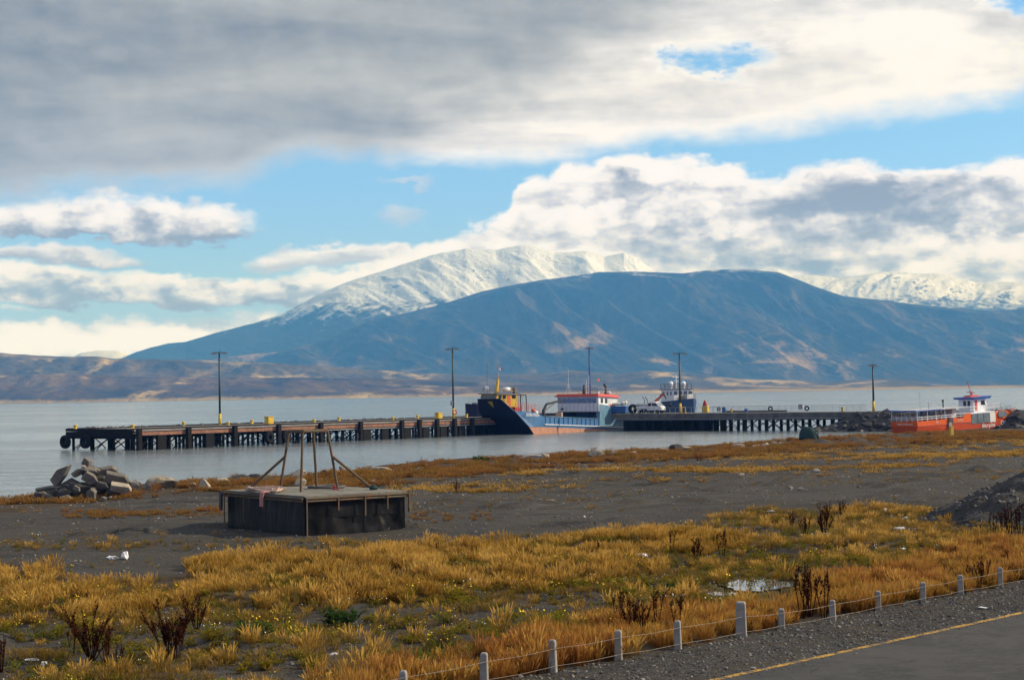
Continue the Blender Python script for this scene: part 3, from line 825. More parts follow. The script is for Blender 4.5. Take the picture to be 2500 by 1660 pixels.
while x < X1 - 1:
    dense = x < jx(1690)
    for y in ((.2, 3.4, 6.6, 9.8) if not dense else (.2, 2.2, 4.2, 6.2, 8.2, 10.0)):
        o = put(mp2, 'pile', None, jet); o.location = (x + rnd.uniform(-.1, .1) + (.3 * y if dense else 0), y, 0)
    if x < jx(1930):
        for y in (.3, 5.0, 9.6):
            o = put(mbr, 'brace', None, jet); o.location = (x, y, 0)
            o = put(mbr, 'brace', None, jet); o.location = (x + 2.7, y + .2, 0); o.rotation_euler = (0, 0, math.pi)
    x += 1.9 if dense else 4.0; i += 1
# dense fender wall below the jetty head, and crossbeams
mw_ = MB().box(0, 0, 0, 1.3, .5, 2.6).mesh('fender_panel'); mw_.materials.append(M_rub)
for k in range(9):
    o = put(mw_, 'fender_panel', None, jet); o.location = (X0 + 2.2 + k * 1.62, 2.6 + (k % 2) * .7, .85)
# railing on the near edge and on the far edge
rail = thing('jetty_railing', 'thin grey wire railing along the water side edge of the concrete jetty', 'railing', jet_pt(0, 0, JZ), JRZ)
rp = MB().bar((0, 0, 0), (0, 0, 1.05), .035, 5).mesh('post'); rp.materials.append(M_grey)
xa = jx(1548); xb = jx(1758); x = xa
while x < xb: o = put(rp, 'post', None, rail); o.location = (x, -.2, 0); x += 1.03
MB().bar((xa, -.2, 1.05), (xb, -.2, 1.05), .03, 5).build('rail', M_grey, rail)
rail = thing('jetty_railing', 'long pale wire railing along the seaward edge of the concrete jetty', 'railing', jet_pt(0, JW - .5, JZ), JRZ)
xa = jx(1745, JZ, JW); xb = jx(2118, JZ, JW); x = xa
while x < xb: o = put(rp, 'post', None, rail); o.location = (x, 0, 0); x += 1.25
for h in (1.05, .70, .36): MB().bar((xa, 0, h), (xb, 0, h), .028, 5).build('rail', M_grey, rail)
for p, lab in ((1881, 'black tyre leaning on the seaward railing near the pipe bundle'), (1970, 'black tyre leaning on the seaward railing near the causeway')):
    o = put(tyre_mesh(.42, .14), 'tyre', M_rub); o.location = jet_pt(jx(p, JZ, JW - 1), JW - 1.0, JZ + .56); o.rotation_euler = (0, 0, JRZ + .3); tag(o, lab, 'tyre')
pb = thing('pipe_bundle', 'pale pipes laid along the jetty deck by the seaward railing', 'pipes', jet_pt(jx(1840, JZ, 8), 7.5, JZ), JRZ)
for k in range(3): MB().bar((-5.5, k * .3, .16), (6.5 - k, k * .3, .16), .15, 8).build('pipe', M_conc, pb)
for p, w, h, m_, nm, lab, ct in ((1768, .95, .6, M_deepblue, 'drum', 'blue drum standing by the jetty railing', 'drum'), (1755, .75, .9, M_post, 'sign_board', 'pale square board standing on the near edge of the jetty', 'board'),
                          (1822, .55, .5, M_deepblue, 'crate', 'small dark blue crate on the jetty beside the pipes', 'crate'), (1786, .35, .6, M_yel, 'mooring_bollard', 'small yellow bollard behind the blue drum on the jetty', 'bollard'),
                          (2057, .45, .75, M_yel, 'mooring_bollard', 'small ochre bollard where the jetty meets the causeway', 'bollard'), (1956, .8, .75, M_grey, 'control_box', 'grey box on the seaward railing beside a tyre', 'box')):
    yy = 1.0 if p == 1755 else 6.5
    t = thing(nm, lab, ct, jet_pt(jx(p, JZ, yy), yy, JZ), JRZ)
    if nm == 'drum':
        MB().lathe([(0, 0), (.36, 0), (.37, .25), (.36, .5), (.37, .75), (.36, .95), (0, .95)], 14, (0, 0, 0)).build('shell', m_, t, True); MB().torus((0, 0, .95), .35, .02, 'z', 14, 5).build('rim', M_black, t)
    elif nm == 'mooring_bollard':
        MB().lathe([(w * .5, 0), (w * .5, h * .8), (w * .7, h * .85), (w * .7, h), (0, h)], 12).build('post', m_, t); MB().box(0, 0, .03, w * 1.8, w * 1.8, .06).build('base_plate', M_black, t)
    elif nm == 'sign_board':
        MB().box(0, 0, h * .62 + .1, w, .06, h * .75).build('panel', m_, t); MB().bar((-w * .3, 0, 0), (-w * .3, 0, h * .4), .04, 5).build('leg', M_grey, t); MB().bar((w * .3, 0, 0), (w * .3, 0, h * .4), .04, 5).build('leg', M_grey, t)
    else:
        up = .45 if nm == 'control_box' else 0
        MB().box(0, 0, h / 2 + up + .04, w, w * .7, h).build('body', m_, t, bevel=.03); MB().box(0, 0, h + up + .07, w * 1.08, w * .78, .06).build('lid', m_, t)
        if up: MB().bar((0, 0, 0), (0, 0, .5), .05, 6).build('leg', M_grey, t)

# causeway with riprap
CW0 = X1 - 3.5
cw = MB(); ring = []
for x in np.linspace(CW0, CW0 + 150, 40):
    k = min(1., (x - CW0) / 6.); zt = .6 + (JZ - .6) * k
    ring.append([(x, -7.5, -1.2), (x, -5.0, .4 * k - .2), (x, -.8, zt * .92), (x, .6, zt), (x, JW + .5, zt), (x, JW + 7, -1.2)])
cw.loft(ring, close=True)
cway = empty('causeway', (JC.x, JC.y, 0), JRZ)
tag(cway, kind='structure')
cw.build('embankment', M_dstone, cway)
RIP = []
for k in range(7):
    m_ = rock_mesh('stone', 100 + k, 1., rnd.uniform(.7, .95), rnd.uniform(.6, .8), 8, 1 if k < 5 else 2); m_.materials.append(M_dstone if k != 3 else M_stone); RIP.append(m_)
for k in range(270):
    x = CW0 - .5 + 62 * rnd.random() ** 1.25; v = rnd.random(); kx = min(1., max(.2, (x - CW0) / 6.))
    o = put(RIP[k % 7], 'stone', None, cway); s = rnd.uniform(.45, 1.15) * (1.35 if rnd.random() < .12 else 1)
    o.location = (x, -5.6 + 6.0 * v, -.1 + (JZ * kx) * v ** .9 + .1); o.scale = (s, s, s * rnd.uniform(.7, 1)); o.rotation_euler = (rnd.uniform(-.5, .5), rnd.uniform(-.5, .5), rnd.uniform(0, 6.3))

lamp_post(1661, 1005.5, JZ, 863, 'green lamp post with white floodlight heads in the middle of the jetty', M_lamp, True, 1.1, 0, Y=jet_pt(jx(1661, JZ, 1.5), 1.5).y)
lamp_post(1441, 1005, JZ, 849, 'slim dark blue lamp post rising behind the red roofed barge', M_lampblue, False, .65, 0, Y=jet_pt(0, 9.0).y + 3)
lamp_post(2133, 1004.5, JZ - .05, 891, 'green lamp post with yellow base at the start of the causeway', M_lamp, True, .55, 0, Y=jet_pt(jx(2133, JZ, 6), 6).y)
# stand for the blue lamp and the blue skip: the jetty's outer head behind the barge
hd = thing('concrete_platform', 'concrete mooring platform on piles behind the blue barge', 'platform', jet_pt(X0 - 6, 9.2, 0), JRZ)
MB().box(2.2, 3.0, JZ - .45, 9.5, 7.0, .9).build('deck', M_conc, hd)
for x_ in (-1.5, 2.2, 6): 
    for y_ in (.4, 5.6): o = put(mp2, 'pile', None, hd); o.location = (x_, y_, 0)

# van-like flatbed truck
def truck():
    p = jet_pt(jx(1588, JZ, 3.2), 3.4, JZ)
    t = thing('flatbed_truck', 'white flatbed truck parked on the jetty beside a big black tyre', 'truck', p, JRZ)
    cab = [(-.35, .55), (-.35, 1.35), (-.25, 2.02), (.95, 2.06), (1.55, 1.95), (2.25, 1.28), (2.5, 1.12), (2.52, .55)]
    MB().prism(cab, 'y', -.86, .86).build('cab', M_white, t, bevel=.06)
    for yy in (-.875, .875):
        MB().prism([(-.15, 1.3), (-.12, 1.82), (.55, 1.85), (.55, 1.3)], 'y', yy - .012, yy + .012).build('window', M_glass, t)
        MB().prism([(.68, 1.3), (.68, 1.85), (1.42, 1.80), (1.9, 1.3)], 'y', yy - .012, yy + .012).build('window', M_glass, t)
    MB().add([(1.60, -.74, 1.93), (1.60, .74, 1.93), (2.27, .76, 1.31), (2.27, -.76, 1.31)], [(0, 1, 2, 3)]).build('windscreen', M_pale, t)
    MB().box(-1.75, 0, .82, 2.75, 1.75, .12).build('bed', M_grey, t)
    for yy in (-.85, .85): MB().box(-1.75, yy, 1.08, 2.75, .06, .42).build('side_board', M_white, t)
    MB().box(0, 0, .5, 4.9, .9, .22).build('chassis', M_black, t)
    MB().lathe([(0, -1.2), (.42, -1.2), (.45, 0), (.42, 1.1), (0, 1.1)], 12, (-1.6, 0, 1.28), 'x').build('tank', M_grey, t, True)
    for x_ in (-.75, -1.3): MB().path([(x_, .2, 1.2), (x_ - .05, .2, 2.4), (x_ - .45, .2, 2.95)], .07, 6).build('exhaust_pipe', M_black, t)
    wm = tyre_mesh(.32, .13); wm.materials.append(M_rub)
    for x_ in (-1.9, 1.75):
        for yy in (-.78, .78): o = put(wm, 'wheel', None, t); o.location = (x_, yy, .345); MB().lathe([(0, -.05), (.2, -.05), (.2, .05), (0, .05)], 10, (0, 0, 0), 'y').build('rim', M_grey, o)
    for yy in (-.62, .62): MB().box(2.53, yy, .92, .05, .3, .18).build('headlight', M_pale, t)
    MB().box(2.55, 0, .55, .1, 1.7, .2).build('bumper', M_black, t)
truck()
o = put(tyre_mesh(.82, .30), 'tyre', M_rub); o.location = jet_pt(jx(1547, JZ, 2.5), 2.2, JZ + .855); o.rotation_euler = (0, 0, JRZ + 1.1); tag(o, 'big black tyre standing behind the flatbed truck', 'tyre')

# blue skip with a pale dinghy and netting
p = jet_pt(jx(1520, JZ, 8), 7.0, JZ)
t = thing('blue_skip', 'blue steel skip standing on the jetty left of the truck', 'skip', p, JRZ)
MB().prism([(-1.65, .15), (-1.85, 1.35), (1.85, 1.35), (1.65, .15)], 'y', -1.1, 1.1).build('body', M_deepblue, t, bevel=.03)
for x_ in (-1.2, -.4, .4, 1.2): MB().box(x_, -1.13, .75, .1, .06, 1.1).build('rib', M_deepblue, t)
MB().box(0, 0, .08, 3.2, 1.9, .16).build('skid', M_black, t)
t = thing('dinghy', 'pale inflatable dinghy lying on top of the blue skip', 'boat', (p.x, p.y, JZ + 1.36), JRZ)
MB().path([(-1.1, -.5, .3), (.5, -.55, .35), (1.15, -.25, .62), (1.2, .25, .62), (.5, .55, .35), (-1.1, .5, .3), (-1.1, -.5, .3)], .27, 8).build('tube', M_cream, t, True)
MB().box(-.1, 0, .16, 2.0, .9, .12).build('floor', M_grey, t)
t = thing('net_heap', 'dark heap of nets piled at the end of the blue skip', 'nets', (p.x - Ja.x * 2.35, p.y - Ja.y * 2.35, JZ), JRZ)
b_ = put(rock_mesh('heap', 301, .95, .9, 1.1, 5, 3), 'heap', M_tan, t); b_.location = (0, 0, .75)
b_ = put(rock_mesh('bundle', 302, .5, .5, .55, 5, 2), 'bundle', M_person, t); b_.location = (.65, -.1, 2.0)

# orange crane
p = jet_pt(jx(1597, JZ, 8.6), 8.6, JZ)
t = thing('loader_crane', 'orange knuckle boom crane raised behind the flatbed truck', 'crane', p, JRZ)
MB().box(-.4, 0, .5, 1.3, 1.2, 1.0).build('pedestal', M_black, t)
bo = MB().bar((-.4, 0, .9), (.5, 0, 2.3), .30, 4, .28).bar((.4, 0, 2.2), (2.1, 0, 3.45), .27, 4, .20).build('boom', M_oran, t)
MB().bar((1.2, .0, 3.1), (2.2, 0, 3.75), .10, 6).build('cylinder', M_black, t)
MB().bar((2.05, 0, 3.45), (2.55, 0, 2.55), .22, 4, .14).build('jib', M_black, t)

# yellow fuel box with red cover
p = jet_pt(jx(1723, JZ, 7.5), 7.5, JZ)
t = thing('fuel_box', 'yellow box with a pointed red cover on the jetty by the seaward railing', 'box', p, JRZ)
MB().box(0, 0, .62, .95, .8, 1.2).build('body', M_yel, t, bevel=.04); MB().box(-.55, .1, .5, .14, .5, 1.0).build('side_panel', M_black, t)
MB().lathe([(.42, 1.22), (.34, 1.6), (.20, 1.95), (.10, 2.2), (0, 2.22)], 9, (-.15, 0, 0)).build('cover', M_personr, t)

def person(name, loc, rz, h, cloth, label):
    """standing figure: one continuous skinned body"""
    t = thing(name, label, 'person', loc, rz)
    k = h / 1.75
    V = [(0, 0, .95), (0, 0, 1.2), (0, 0, 1.42), (0, 0, 1.54), (.02, 0, 1.66), (0, .19, 1.40), (.02, .25, 1.12), (.08, .23, .88), (0, -.19, 1.40), (.02, -.25, 1.12), (.08, -.23, .88),
         (0, .10, .90), (.02, .11, .50), (0, .12, .07), (.14, .13, .04), (0, -.10, .90), (.02, -.11, .50), (0, -.12, .07), (.14, -.13, .04)]
    R = [.16, .155, .15, .065, .105, .075, .055, .042, .075, .055, .042, .10, .075, .055, .04, .10, .075, .055, .04]
    E = [(0, 1), (1, 2), (2, 3), (3, 4), (2, 5), (5, 6), (6, 7), (2, 8), (8, 9), (9, 10), (0, 11), (11, 12), (12, 13), (13, 14), (0, 15), (15, 16), (16, 17), (17, 18)]
    me = bpy.data.meshes.new('body'); me.from_pydata([tuple(c * k for c in v) for v in V], E, [])
    o = put(me, 'body', cloth, t)
    md = o.modifiers.new('skin', 'SKIN')
    for i, sv in enumerate(me.skin_vertices[0].data): sv.radius = (R[i] * k, R[i] * k); sv.use_root = (i == 0)
    o.modifiers.new('sub', 'SUBSURF').render_levels = 1
    MB().lathe([(0, 1.55), (.07, 1.57), (.10, 1.65), (.085, 1.74), (0, 1.785)], 10, (.035, 0, 0)).build('face', M_skin, t, True).scale = (k, k, k)
    MB().lathe([(.112, 1.66), (.115, 1.72), (.08, 1.79), (0, 1.81)], 10, (.005, 0, 0)).build('hat', M_black, t, True).scale = (k, k, k)
    return t
person('person', jet_pt(jx(1638, JZ, 6), 6.0, JZ), JRZ - 1.5, 1.72, M_person, 'person in dark clothing standing on the jetty left of the lamp post')
t = thing('yellow_barrier', 'low yellow barrier at the foot of the jetty lamp post', 'barrier', jet_pt(jx(1668, JZ, 2.2), 2.4, JZ), JRZ)
MB().box(0, 0, .06, .9, .5, .12).build('base', M_yel, t); MB().path([(-.35, 0, .1), (-.3, 0, 1.1), (.3, 0, 1.1), (.35, 0, .1)], .06, 6).build('hoop', M_yel, t)

# ------------------------------------------------------------------ boats
def lettering(text, size, m, parent, M, name='lettering', sx=1.0, shear=0.0):
    cu = bpy.data.curves.new('lettering', 'FONT'); cu.body = text; cu.size = size; cu.extrude = .008; cu.align_x = 'CENTER'; cu.align_y = 'CENTER'; cu.shear = shear; cu.resolution_u = 2
    ob = bpy.data.objects.new('lettering', cu); COL.objects.link(ob)
    dg = bpy.context.evaluated_depsgraph_get(); me = bpy.data.meshes.new_from_object(ob.evaluated_get(dg))
    bpy.data.objects.remove(ob); me.materials.clear()
    o = put(me, name, m, parent); o.matrix_local = M @ Matrix.Diagonal((sx, 1, 1, 1))
    return o
def frame(origin, X, Y):
    X = Vector(X); Y = Vector(Y); Z = X.cross(Y)
    M = Matrix((X, Y, Z)).transposed().to_4x4(); M.translation = Vector(origin); return M
def rails(parent, pts, h, m, name='railing', mids=(.5,), r=.035, step=1.1):
    b = MB()
    for (a, c) in zip(pts[:-1], pts[1:]):
        a = Vector(a); c = Vector(c); n = max(1, int((c - a).length / step))
        for i in range(n + 1):
            p = a + (c - a) * i / n; b.bar(p, p + Vector((0, 0, h)), r, 5)
        for k in (1.0,) + tuple(mids): b.bar(a + Vector((0, 0, h * k)), c + Vector((0, 0, h * k)), r, 5)
    return b.build(name, m, parent)
def ring_part(parent, c, axis, R=.36):
    o = MB().torus(c, R, .09, axis, 16, 6).build('life_ring', M_oran, parent, True); return o

def barge():
    P = at_z(1303, 1060, 0); Q = at_z(1507, 1049.5, 0)
    h = Vector((P.x - Q.x, P.y - Q.y)).normalized(); port = Vector((-h.y, h.x))
    t = thing('landing_barge', 'blue landing barge with dark bow ramp and red roofed wheelhouse by the pier', 'boat', (P.x - port.x * 4.5, P.y - port.y * 4.5, 0), math.atan2(h.y, h.x))
    t.rotation_euler[1] = -.043
    B = 4.5
    fr = [(-1.3, 4.5, -1.0), (1.2, 4.4, 1.25), (4.6, 3.7, 3.85)]
    # under-water body
    b = MB()
    b.loft([[(-33.5, -B, -.2), (-33.5, B, -.2), (-33.5, B, 1.25), (-33.5, -B, 1.25)], [(-30, -B, -1), (-30, B, -1), (-30, B, 1.25), (-30, -B, 1.25)],
            [(-3.2, -B, -1), (-3.2, B, -1), (-3.2, B, 1.25), (-3.2, -B, 1.25)], [(-1.3, -4.5, -1), (-1.3, 4.5, -1), (1.2, 4.4, 1.25), (1.2, -4.4, 1.25)]])
    b.build('hull_bottom', M_keel, t)
    b = MB()
    b.loft([[(-33.5, -B, 1.252), (-33.5, B, 1.252), (-33.5, B, 1.80), (-33.5, -B, 1.80)], [(-3.2, -B, 1.252), (-3.2, B, 1.252), (-3.2, B, 1.80), (-3.2, -B, 1.80)]])
    b.loft([[(-3.2, -B, 1.252), (-3.2, B, 1.252), (-3.2, B, 3.1), (-3.2, -B, 3.1)], [(-.2, -B, 1.252), (-.2, B, 1.252), (-.2, B, 3.75), (-.2, -B, 3.75)], [(1.2, -4.4, 1.252), (1.2, 4.4, 1.252), (4.6, 3.7, 3.85), (4.6, -3.7, 3.85)]])
    b.build('hull', M_hullblue, t)
    # the ramp
    MB().loft([[(-1.2, -4.42, -.95), (-1.2, 4.42, -.95), (-1.34, 4.42, -.9), (-1.34, -4.42, -.9)], [(1.32, -4.3, 1.25), (1.32, 4.3, 1.25), (1.22, 4.3, 1.3), (1.22, -4.3, 1.3)],
               [(4.75, -3.62, 3.85), (4.75, 3.62, 3.85), (4.62, 3.62, 3.9), (4.62, -3.62, 3.9)], [(7.0, -2.35, 5.85), (7.0, 2.35, 5.85), (6.86, 2.35, 5.9), (6.86, -2.35, 5.9)]]).build('ramp', M_navy, t)
    r_ = MB().add([(6.55, -.55, 5.40), (6.55, .45, 5.40), (5.45, -.05, 4.42)], [(0, 1, 2)]).add([(6.62, -.55, 5.40), (6.62, .45, 5.40), (5.52, -.05, 4.42)], [(0, 2, 1)]).build('workboat_standin', M_ylo, t)  # added yellow plate, stands in for the workboat glimpsed past the ramp
    # bulwarks with ribs, port and starboard
    for s in (1, -1):
        bw = MB().box(-12.35, s * (B - .05), 2.45, 18.3, .08, 1.28).build('bulwark', M_hullblue, t)
        for k in range(13):
            MB().box(-3.6 - k * 1.46, s * (B + .045), 2.42, .16, .10, 1.22).build('bulwark_rib', M_deepblue, bw)
        MB().box(-12.35, s * B, 3.12, 18.3, .22, .08).build('bulwark_cap', M_sternblue, bw)
        MB().box(-18.3, s * (B + .10), 1.74, 30.2, .2, .13).build('rub_rail', M_white, t)
    MB().box(-12.3, 0, 1.85, 18.2, 8.9, .1).build('cargo_deck', M_darkwood, t)
    # stern walls carry the wheelhouse over the tunnel
    for s in (1, -1):
        prof = [(-33.5, 1.8), (-33.5, 3.0), (-32.3, 4.3), (-28.2, 4.9), (-24.2, 5.6), (-21.5, 5.75), (-21.5, 1.8)]
        w = MB().prism(prof, 'y', s * 3.75, s * B).build('stern_wall', M_sternblue, t)
        MB().box(-27.5, s * (B + .01), 3.2, 3.6, .03, 1.5).build('hatch', M_hullblue, w)
    MB().box(-29.8, 0, 3.2, 7.2, 7.45, 2.8).build('engine_house', M_sternblue, t)
    wh = MB().prism([(-21.35, 4.4), (-21.1, 7.1), (-27.9, 7.1), (-27.9, 4.4)], 'y', -4.4, 4.4).build('wheelhouse', M_white, t)
    MB().box(-24.5, 0, 4.36, 6.4, 8.6, .1).build('wheelhouse_floor', M_black, t)
    for k in range(8):
        y = -3.85 + k * 1.05
        MB().prism([(y - .43, 6.02), (y + .43, 6.02), (y + .43, 6.85), (y - .43, 6.85)], 'x', -21.14, -21.16).build('window', M_glass, wh).matrix_local = Matrix.Translation((.10, 0, 0))
    for k, (x_, w_, z_) in enumerate(((-22.3, .8, 6.4), (-23.8, .9, 6.4))):
        MB().box(x_, 4.41, z_, w_, .04, .85).build('window', M_glass, wh)
    for k in range(9): MB().box(-24.6 - k * .40, 4.415, 5.85, .05, .03, 2.4).build('seam', M_grey, wh)
    for k in range(11): MB().box(-21.19, -4.2 + k * .84, 5.2, .03, .05, 1.5, ry=-.0).build('seam', M_grey, wh)
    MB().box(-21.17, -3.4, 4.9, .05, .55, .35).build('vent', M_black, wh)
    ring_part(wh, (-26.2, 4.50, 5.5), 'y', .42)
    MB().box(-25.3, 4.43, 5.6, .35, .03, .5).build('marking', M_red, wh)
    MB().loft([[(-20.5, -4.75, 7.1), (-20.5, 4.75, 7.1), (-28.4, 4.75, 7.1), (-28.4, -4.75, 7.1)], [(-21.0, -4.3, 7.62), (-21.0, 4.3, 7.62), (-28.0, 4.3, 7.62), (-28.0, -4.3, 7.62)]]).build('roof', M_red, t)
    rails(t, [(-21.2, -4.2, 7.6), (-21.2, 4.2, 7.6), (-27.9, 4.2, 7.6), (-27.9, -4.2, 7.6)], 1.0, M_grey, 'roof_rail', (.5,), .03, 1.8)
    for x_, y_, h_, r in ((-22.0, -2.6, 4.6, .04), (-24, .6, 3.6, .06), (-25.5, 2.9, 2.2, .04), (-22.4, 1.0, 2.2, .035), (-26.5, -1.5, 3.0, .035)):
        MB().bar((x_, y_, 7.6), (x_, y_, 7.6 + h_), r, 5, r * .6).bar((x_, y_ - .5, 7.6 + h_ * .6), (x_, y_ + .5, 7.6 + h_ * .6), .025, 4).build('antenna', M_white, t)
    MB().path([(-22.0, -2.6, 9.6), (-22.0, -1.9, 7.6)], .03, 5).path([(-22.0, -2.6, 9.6), (-22.0, -3.3, 7.6)], .03, 5).build('mast_stay', M_white, t)
    MB().lathe([(.30, 7.6), (.32, 8.3), (.22, 8.8), (.20, 9.3), (0, 9.3)], 10, (-22.6, .4, 0)).build('funnel', M_black, t)
    MB().bar((-25.6, 3.2, 7.6), (-25.6, 3.2, 9.1), .2, 8).bar((-25.6, 3.2, 9.0), (-25.0, 3.2, 9.5), .2, 8).build('exhaust', M_black, t)
    MB().lathe([(0, 7.6), (.35, 7.65), (.42, 7.95), (.3, 8.25), (0, 8.32)], 12, (-26.6, 3.3, 0)).build('radar_dome', M_white, t, True)
    MB().lathe([(0, 7.6), (.3, 7.62), (.3, 7.9), (0, 8.0)], 12, (-21.9, 3.8, 0)).build('searchlight', M_white, t, True)
    MB().bar((-24.6, 2.0, 7.6), (-24.6, 2.0, 10.6), .025, 5).build('flagstaff', M_grey, t)
    MB().add([(-24.6, 2.02, 10.5), (-25.0, 2.1, 10.55), (-25.4, 2.0, 10.45), (-24.6, 2.02, 10.1), (-25.0, 2.1, 10.12), (-25.4, 2.0, 10.05)], [(0, 1, 4, 3), (1, 2, 5, 4)]).build('flag', M_red, t)
    rails(t, [(-28.3, 4.3, 4.95), (-32.2, 4.3, 4.3)], 1.2, M_white, 'stern_rail', (.33, .66), .05, 1.3)
    rails(t, [(4.2, 3.5, 3.85), (-.6, 4.3, 3.78)], 1.25, M_red, 'bow_rail', (.33, .66), .04, .8)
    rails(t, [(-.6, 4.3, 3.78), (-2.2, 4.3, 3.4)], 1.3, M_red, 'bow_rail', (.5,), .035, 1.2)
    MB().box(2.8, 2.6, 4.2, 1.6, 1.0, .7).build('winch', M_red, t)
    for x_, m_ in ((-.5, M_oran), (-1.4, M_white)):
        MB().lathe([(0, 0), (.28, .08), (.4, .35), (.28, .62), (0, .7)], 10, (x_, 4.0, 3.7 if x_ > -1 else 3.35)).build('buoy', m_, t, True)
    # deck crane and crates
    MB().bar((-9.5, .2, 1.9), (-9.5, .2, 4.4), .34, 8, .28).bar((-9.5, .2, 4.3), (-10.5, .2, 5.5), .28, 6, .24).bar((-10.4, .2, 5.45), (-15.5, .2, 6.3), .22, 6, .16).bar((-10.0, .2, 4.3), (-13.0, .2, 5.7), .09, 5).build('deck_crane', M_black, t)
    for k, (x_, y_, z_, s_) in enumerate(((-11.8, 1.5, 2.5, 1.2), (-13.3, 1.4, 2.5, 1.2), (-12.6, 1.5, 3.6, 1.05), (-14.6, .2, 2.4, 1.0))):
        MB().box(x_, y_, z_, s_, s_, s_ * .9, .2 * k).build('deck_cargo', (M_tan, M_oran)[k % 2] if k != 2 else M_rope, t)
    for k, (x_, y_) in enumerate(((-22.5, 1.8), (-22.5, .3))): MB().box(x_, y_, 2.5, 1.1, 1.3, 1.15).build('pallet', (M_cream, M_tan)[k], t)
    lettering('DOÑA MARIA', .80, M_letter, t, frame((.35, 4.535, 3.25), (-1, 0, 0), (0, 0, 1)), sx=.80)
barge()

def workboat():
    """yellow wheelhouse boat moored on the far side of the pier"""
    Y = 316.0; c = at_y(1196, 1000, Y)
    h = Vector((-.76, -.65)).normalized()
    t = thing('workboat', 'dark blue workboat with yellow wheelhouse and mast behind the bow ramp', 'boat', (c.x, Y, 0), math.atan2(h.y, h.x))
    # x forward: wheelhouse front at 0
    sec = lambda x, w, zt, zb: [(x, -w, zt), (x, -w * .82, zb + (zt - zb) * .35), (x, -w * .25, zb), (x, w * .25, zb), (x, w * .82, zb + (zt - zb) * .35), (x, w, zt)]
    MB().loft([sec(-14, 2.6, 3.2, -.8), sec(-8, 2.9, 3.1, -1), sec(-2, 2.9, 3.6, -1), sec(2, 2.5, 4.4, -.9), sec(4.2, 1.5, 5.0, -.5), sec(5.6, .25, 5.3, .6)]).build('hull', M_navy, t)
    rails(t, [(1.0, 2.4, 4.4), (3.8, 1.6, 4.95), (5.3, .25, 5.25), (3.8, -1.6, 4.95), (1.0, -2.4, 4.4)], .95, M_grey, 'bow_rail', (.5,), .03, 1.2)
    MB().box(3.2, 0, 5.0, 1.2, 1.1, .7).build('windlass', M_black, t)
    hs = MB().prism([(0, 3.5), (.35, 6.05), (.1, 6.9), (-4.7, 6.75), (-4.7, 3.0)], 'y', -2.25, 2.25).build('wheelhouse', M_ylo, t)
    MB().box(-2.25, 0, 6.98, 5.6, 5.2, .14).build('roof', M_black, t)
    for k in range(6):
        y = -1.87 + k * .75
        MB().prism([(y - .31, 6.05), (y + .31, 6.05), (y + .31, 6.72), (y - .31, 6.72)], 'x', .34, .36).build('window', M_glass, hs)
    for s in (1, -1):
        for x_, w_ in ((-.6, .7), (-1.6, .8), (-3.9, .9)): MB().box(x_, s * 2.265, 6.38, w_, .04, .62).build('window', M_glass, hs)
        MB().box(-2.7, s * 2.27, 5.6, .75, .04, 2.0).build('door', M_oran, hs)
        MB().box(-1.6, s * 2.27, 4.9, 1.8, .05, .35).build('stripe', M_cream, hs)
    MB().path([(-4.8, 2.2, 6.7), (-6.9, 2.2, 6.7), (-7.1, 2.2, 3.2)], .10, 6).path([(-4.8, -2.2, 6.7), (-6.9, -2.2, 6.7), (-7.1, -2.2, 3.2)], .10, 6).bar((-6.9, -2.2, 6.7), (-6.9, 2.2, 6.7), .10, 6).bar((-5.6, 2.2, 6.7), (-5.6, 2.2, 3.1), .13, 6).build('gallows', M_black, t)
    for k in range(3): MB().box(-5.1 - k * .55, 2.25, 5.6, .2, .12, 1.7).build('oar_rack', M_grey, t)
    MB().bar((-1.6, 0, 7.0), (-2.1, 0, 9.8), .42, 6, .24).build('mast_base', M_ylo, t)
    MB().bar((-2.1, 0, 9.7), (-2.25, 0, 12.6), .10, 6, .05).bar((-2.1, -1.5, 9.9), (-2.1, .9, 9.9), .05, 5).bar((-2.2, -.6, 12.0), (-2.2, .8, 12.0), .035, 5).bar((-2.15, -.5, 11.0), (-2.15, .6, 11.2), .05, 5).bar((-2.2, .7, 12.0), (-2.2, .7, 12.3), .03, 4).build('mast', M_grey, t)
    MB().box(-2.2, .35, 11.5, .12, .5, .5).build('radar', M_white, t)
    MB().add([(-2.2, .1, 11.9), (-2.4, .5, 11.8), (-2.5, .8, 11.6), (-2.2, .1, 11.6), (-2.4, .5, 11.5), (-2.5, .8, 11.3)], [(0, 1, 4, 3), (1, 2, 5, 4)]).build('flag', M_red, t)
    MB().bar((-.2, -.9, 7.0), (-.5, -1.3, 12.6), .03, 5).build('antenna', M_black, t)
    MB().lathe([(0, -.75), (.38, -.72), (.40, 0), (.38, .72), (0, .75)], 12, (-3.0, 1.3, 7.75), 'x').build('raft_canister', M_white, t, True)
    MB().lathe([(.25, 7.05), (.25, 7.5), (.42, 7.8), (.42, 8.1), (.3, 8.4), (0, 8.5)], 12, (-.4, -1.3, 0)).build('radar_dome', M_white, t, True)
    rails(t, [(.2, -2.2, 7.05), (.2, 2.2, 7.05), (-4.7, 2.2, 7.05)], .85, M_ylo, 'roof_rail', (.5,), .03, 1.2)
    MB().lathe([(.2, 7.05), (.22, 7.6), (.34, 7.8), (.25, 8.1), (0, 8.15)], 8, (-4.3, 1.8, 0)).build('horn', M_black, t)
    MB().path([(-1.0, -2.0, 7.0), (-.9, -2.0, 7.9), (-.4, -2.0, 8.2), (-.1, -2.0, 7.8)], .08, 6).build('davit', M_black, t)
workboat()

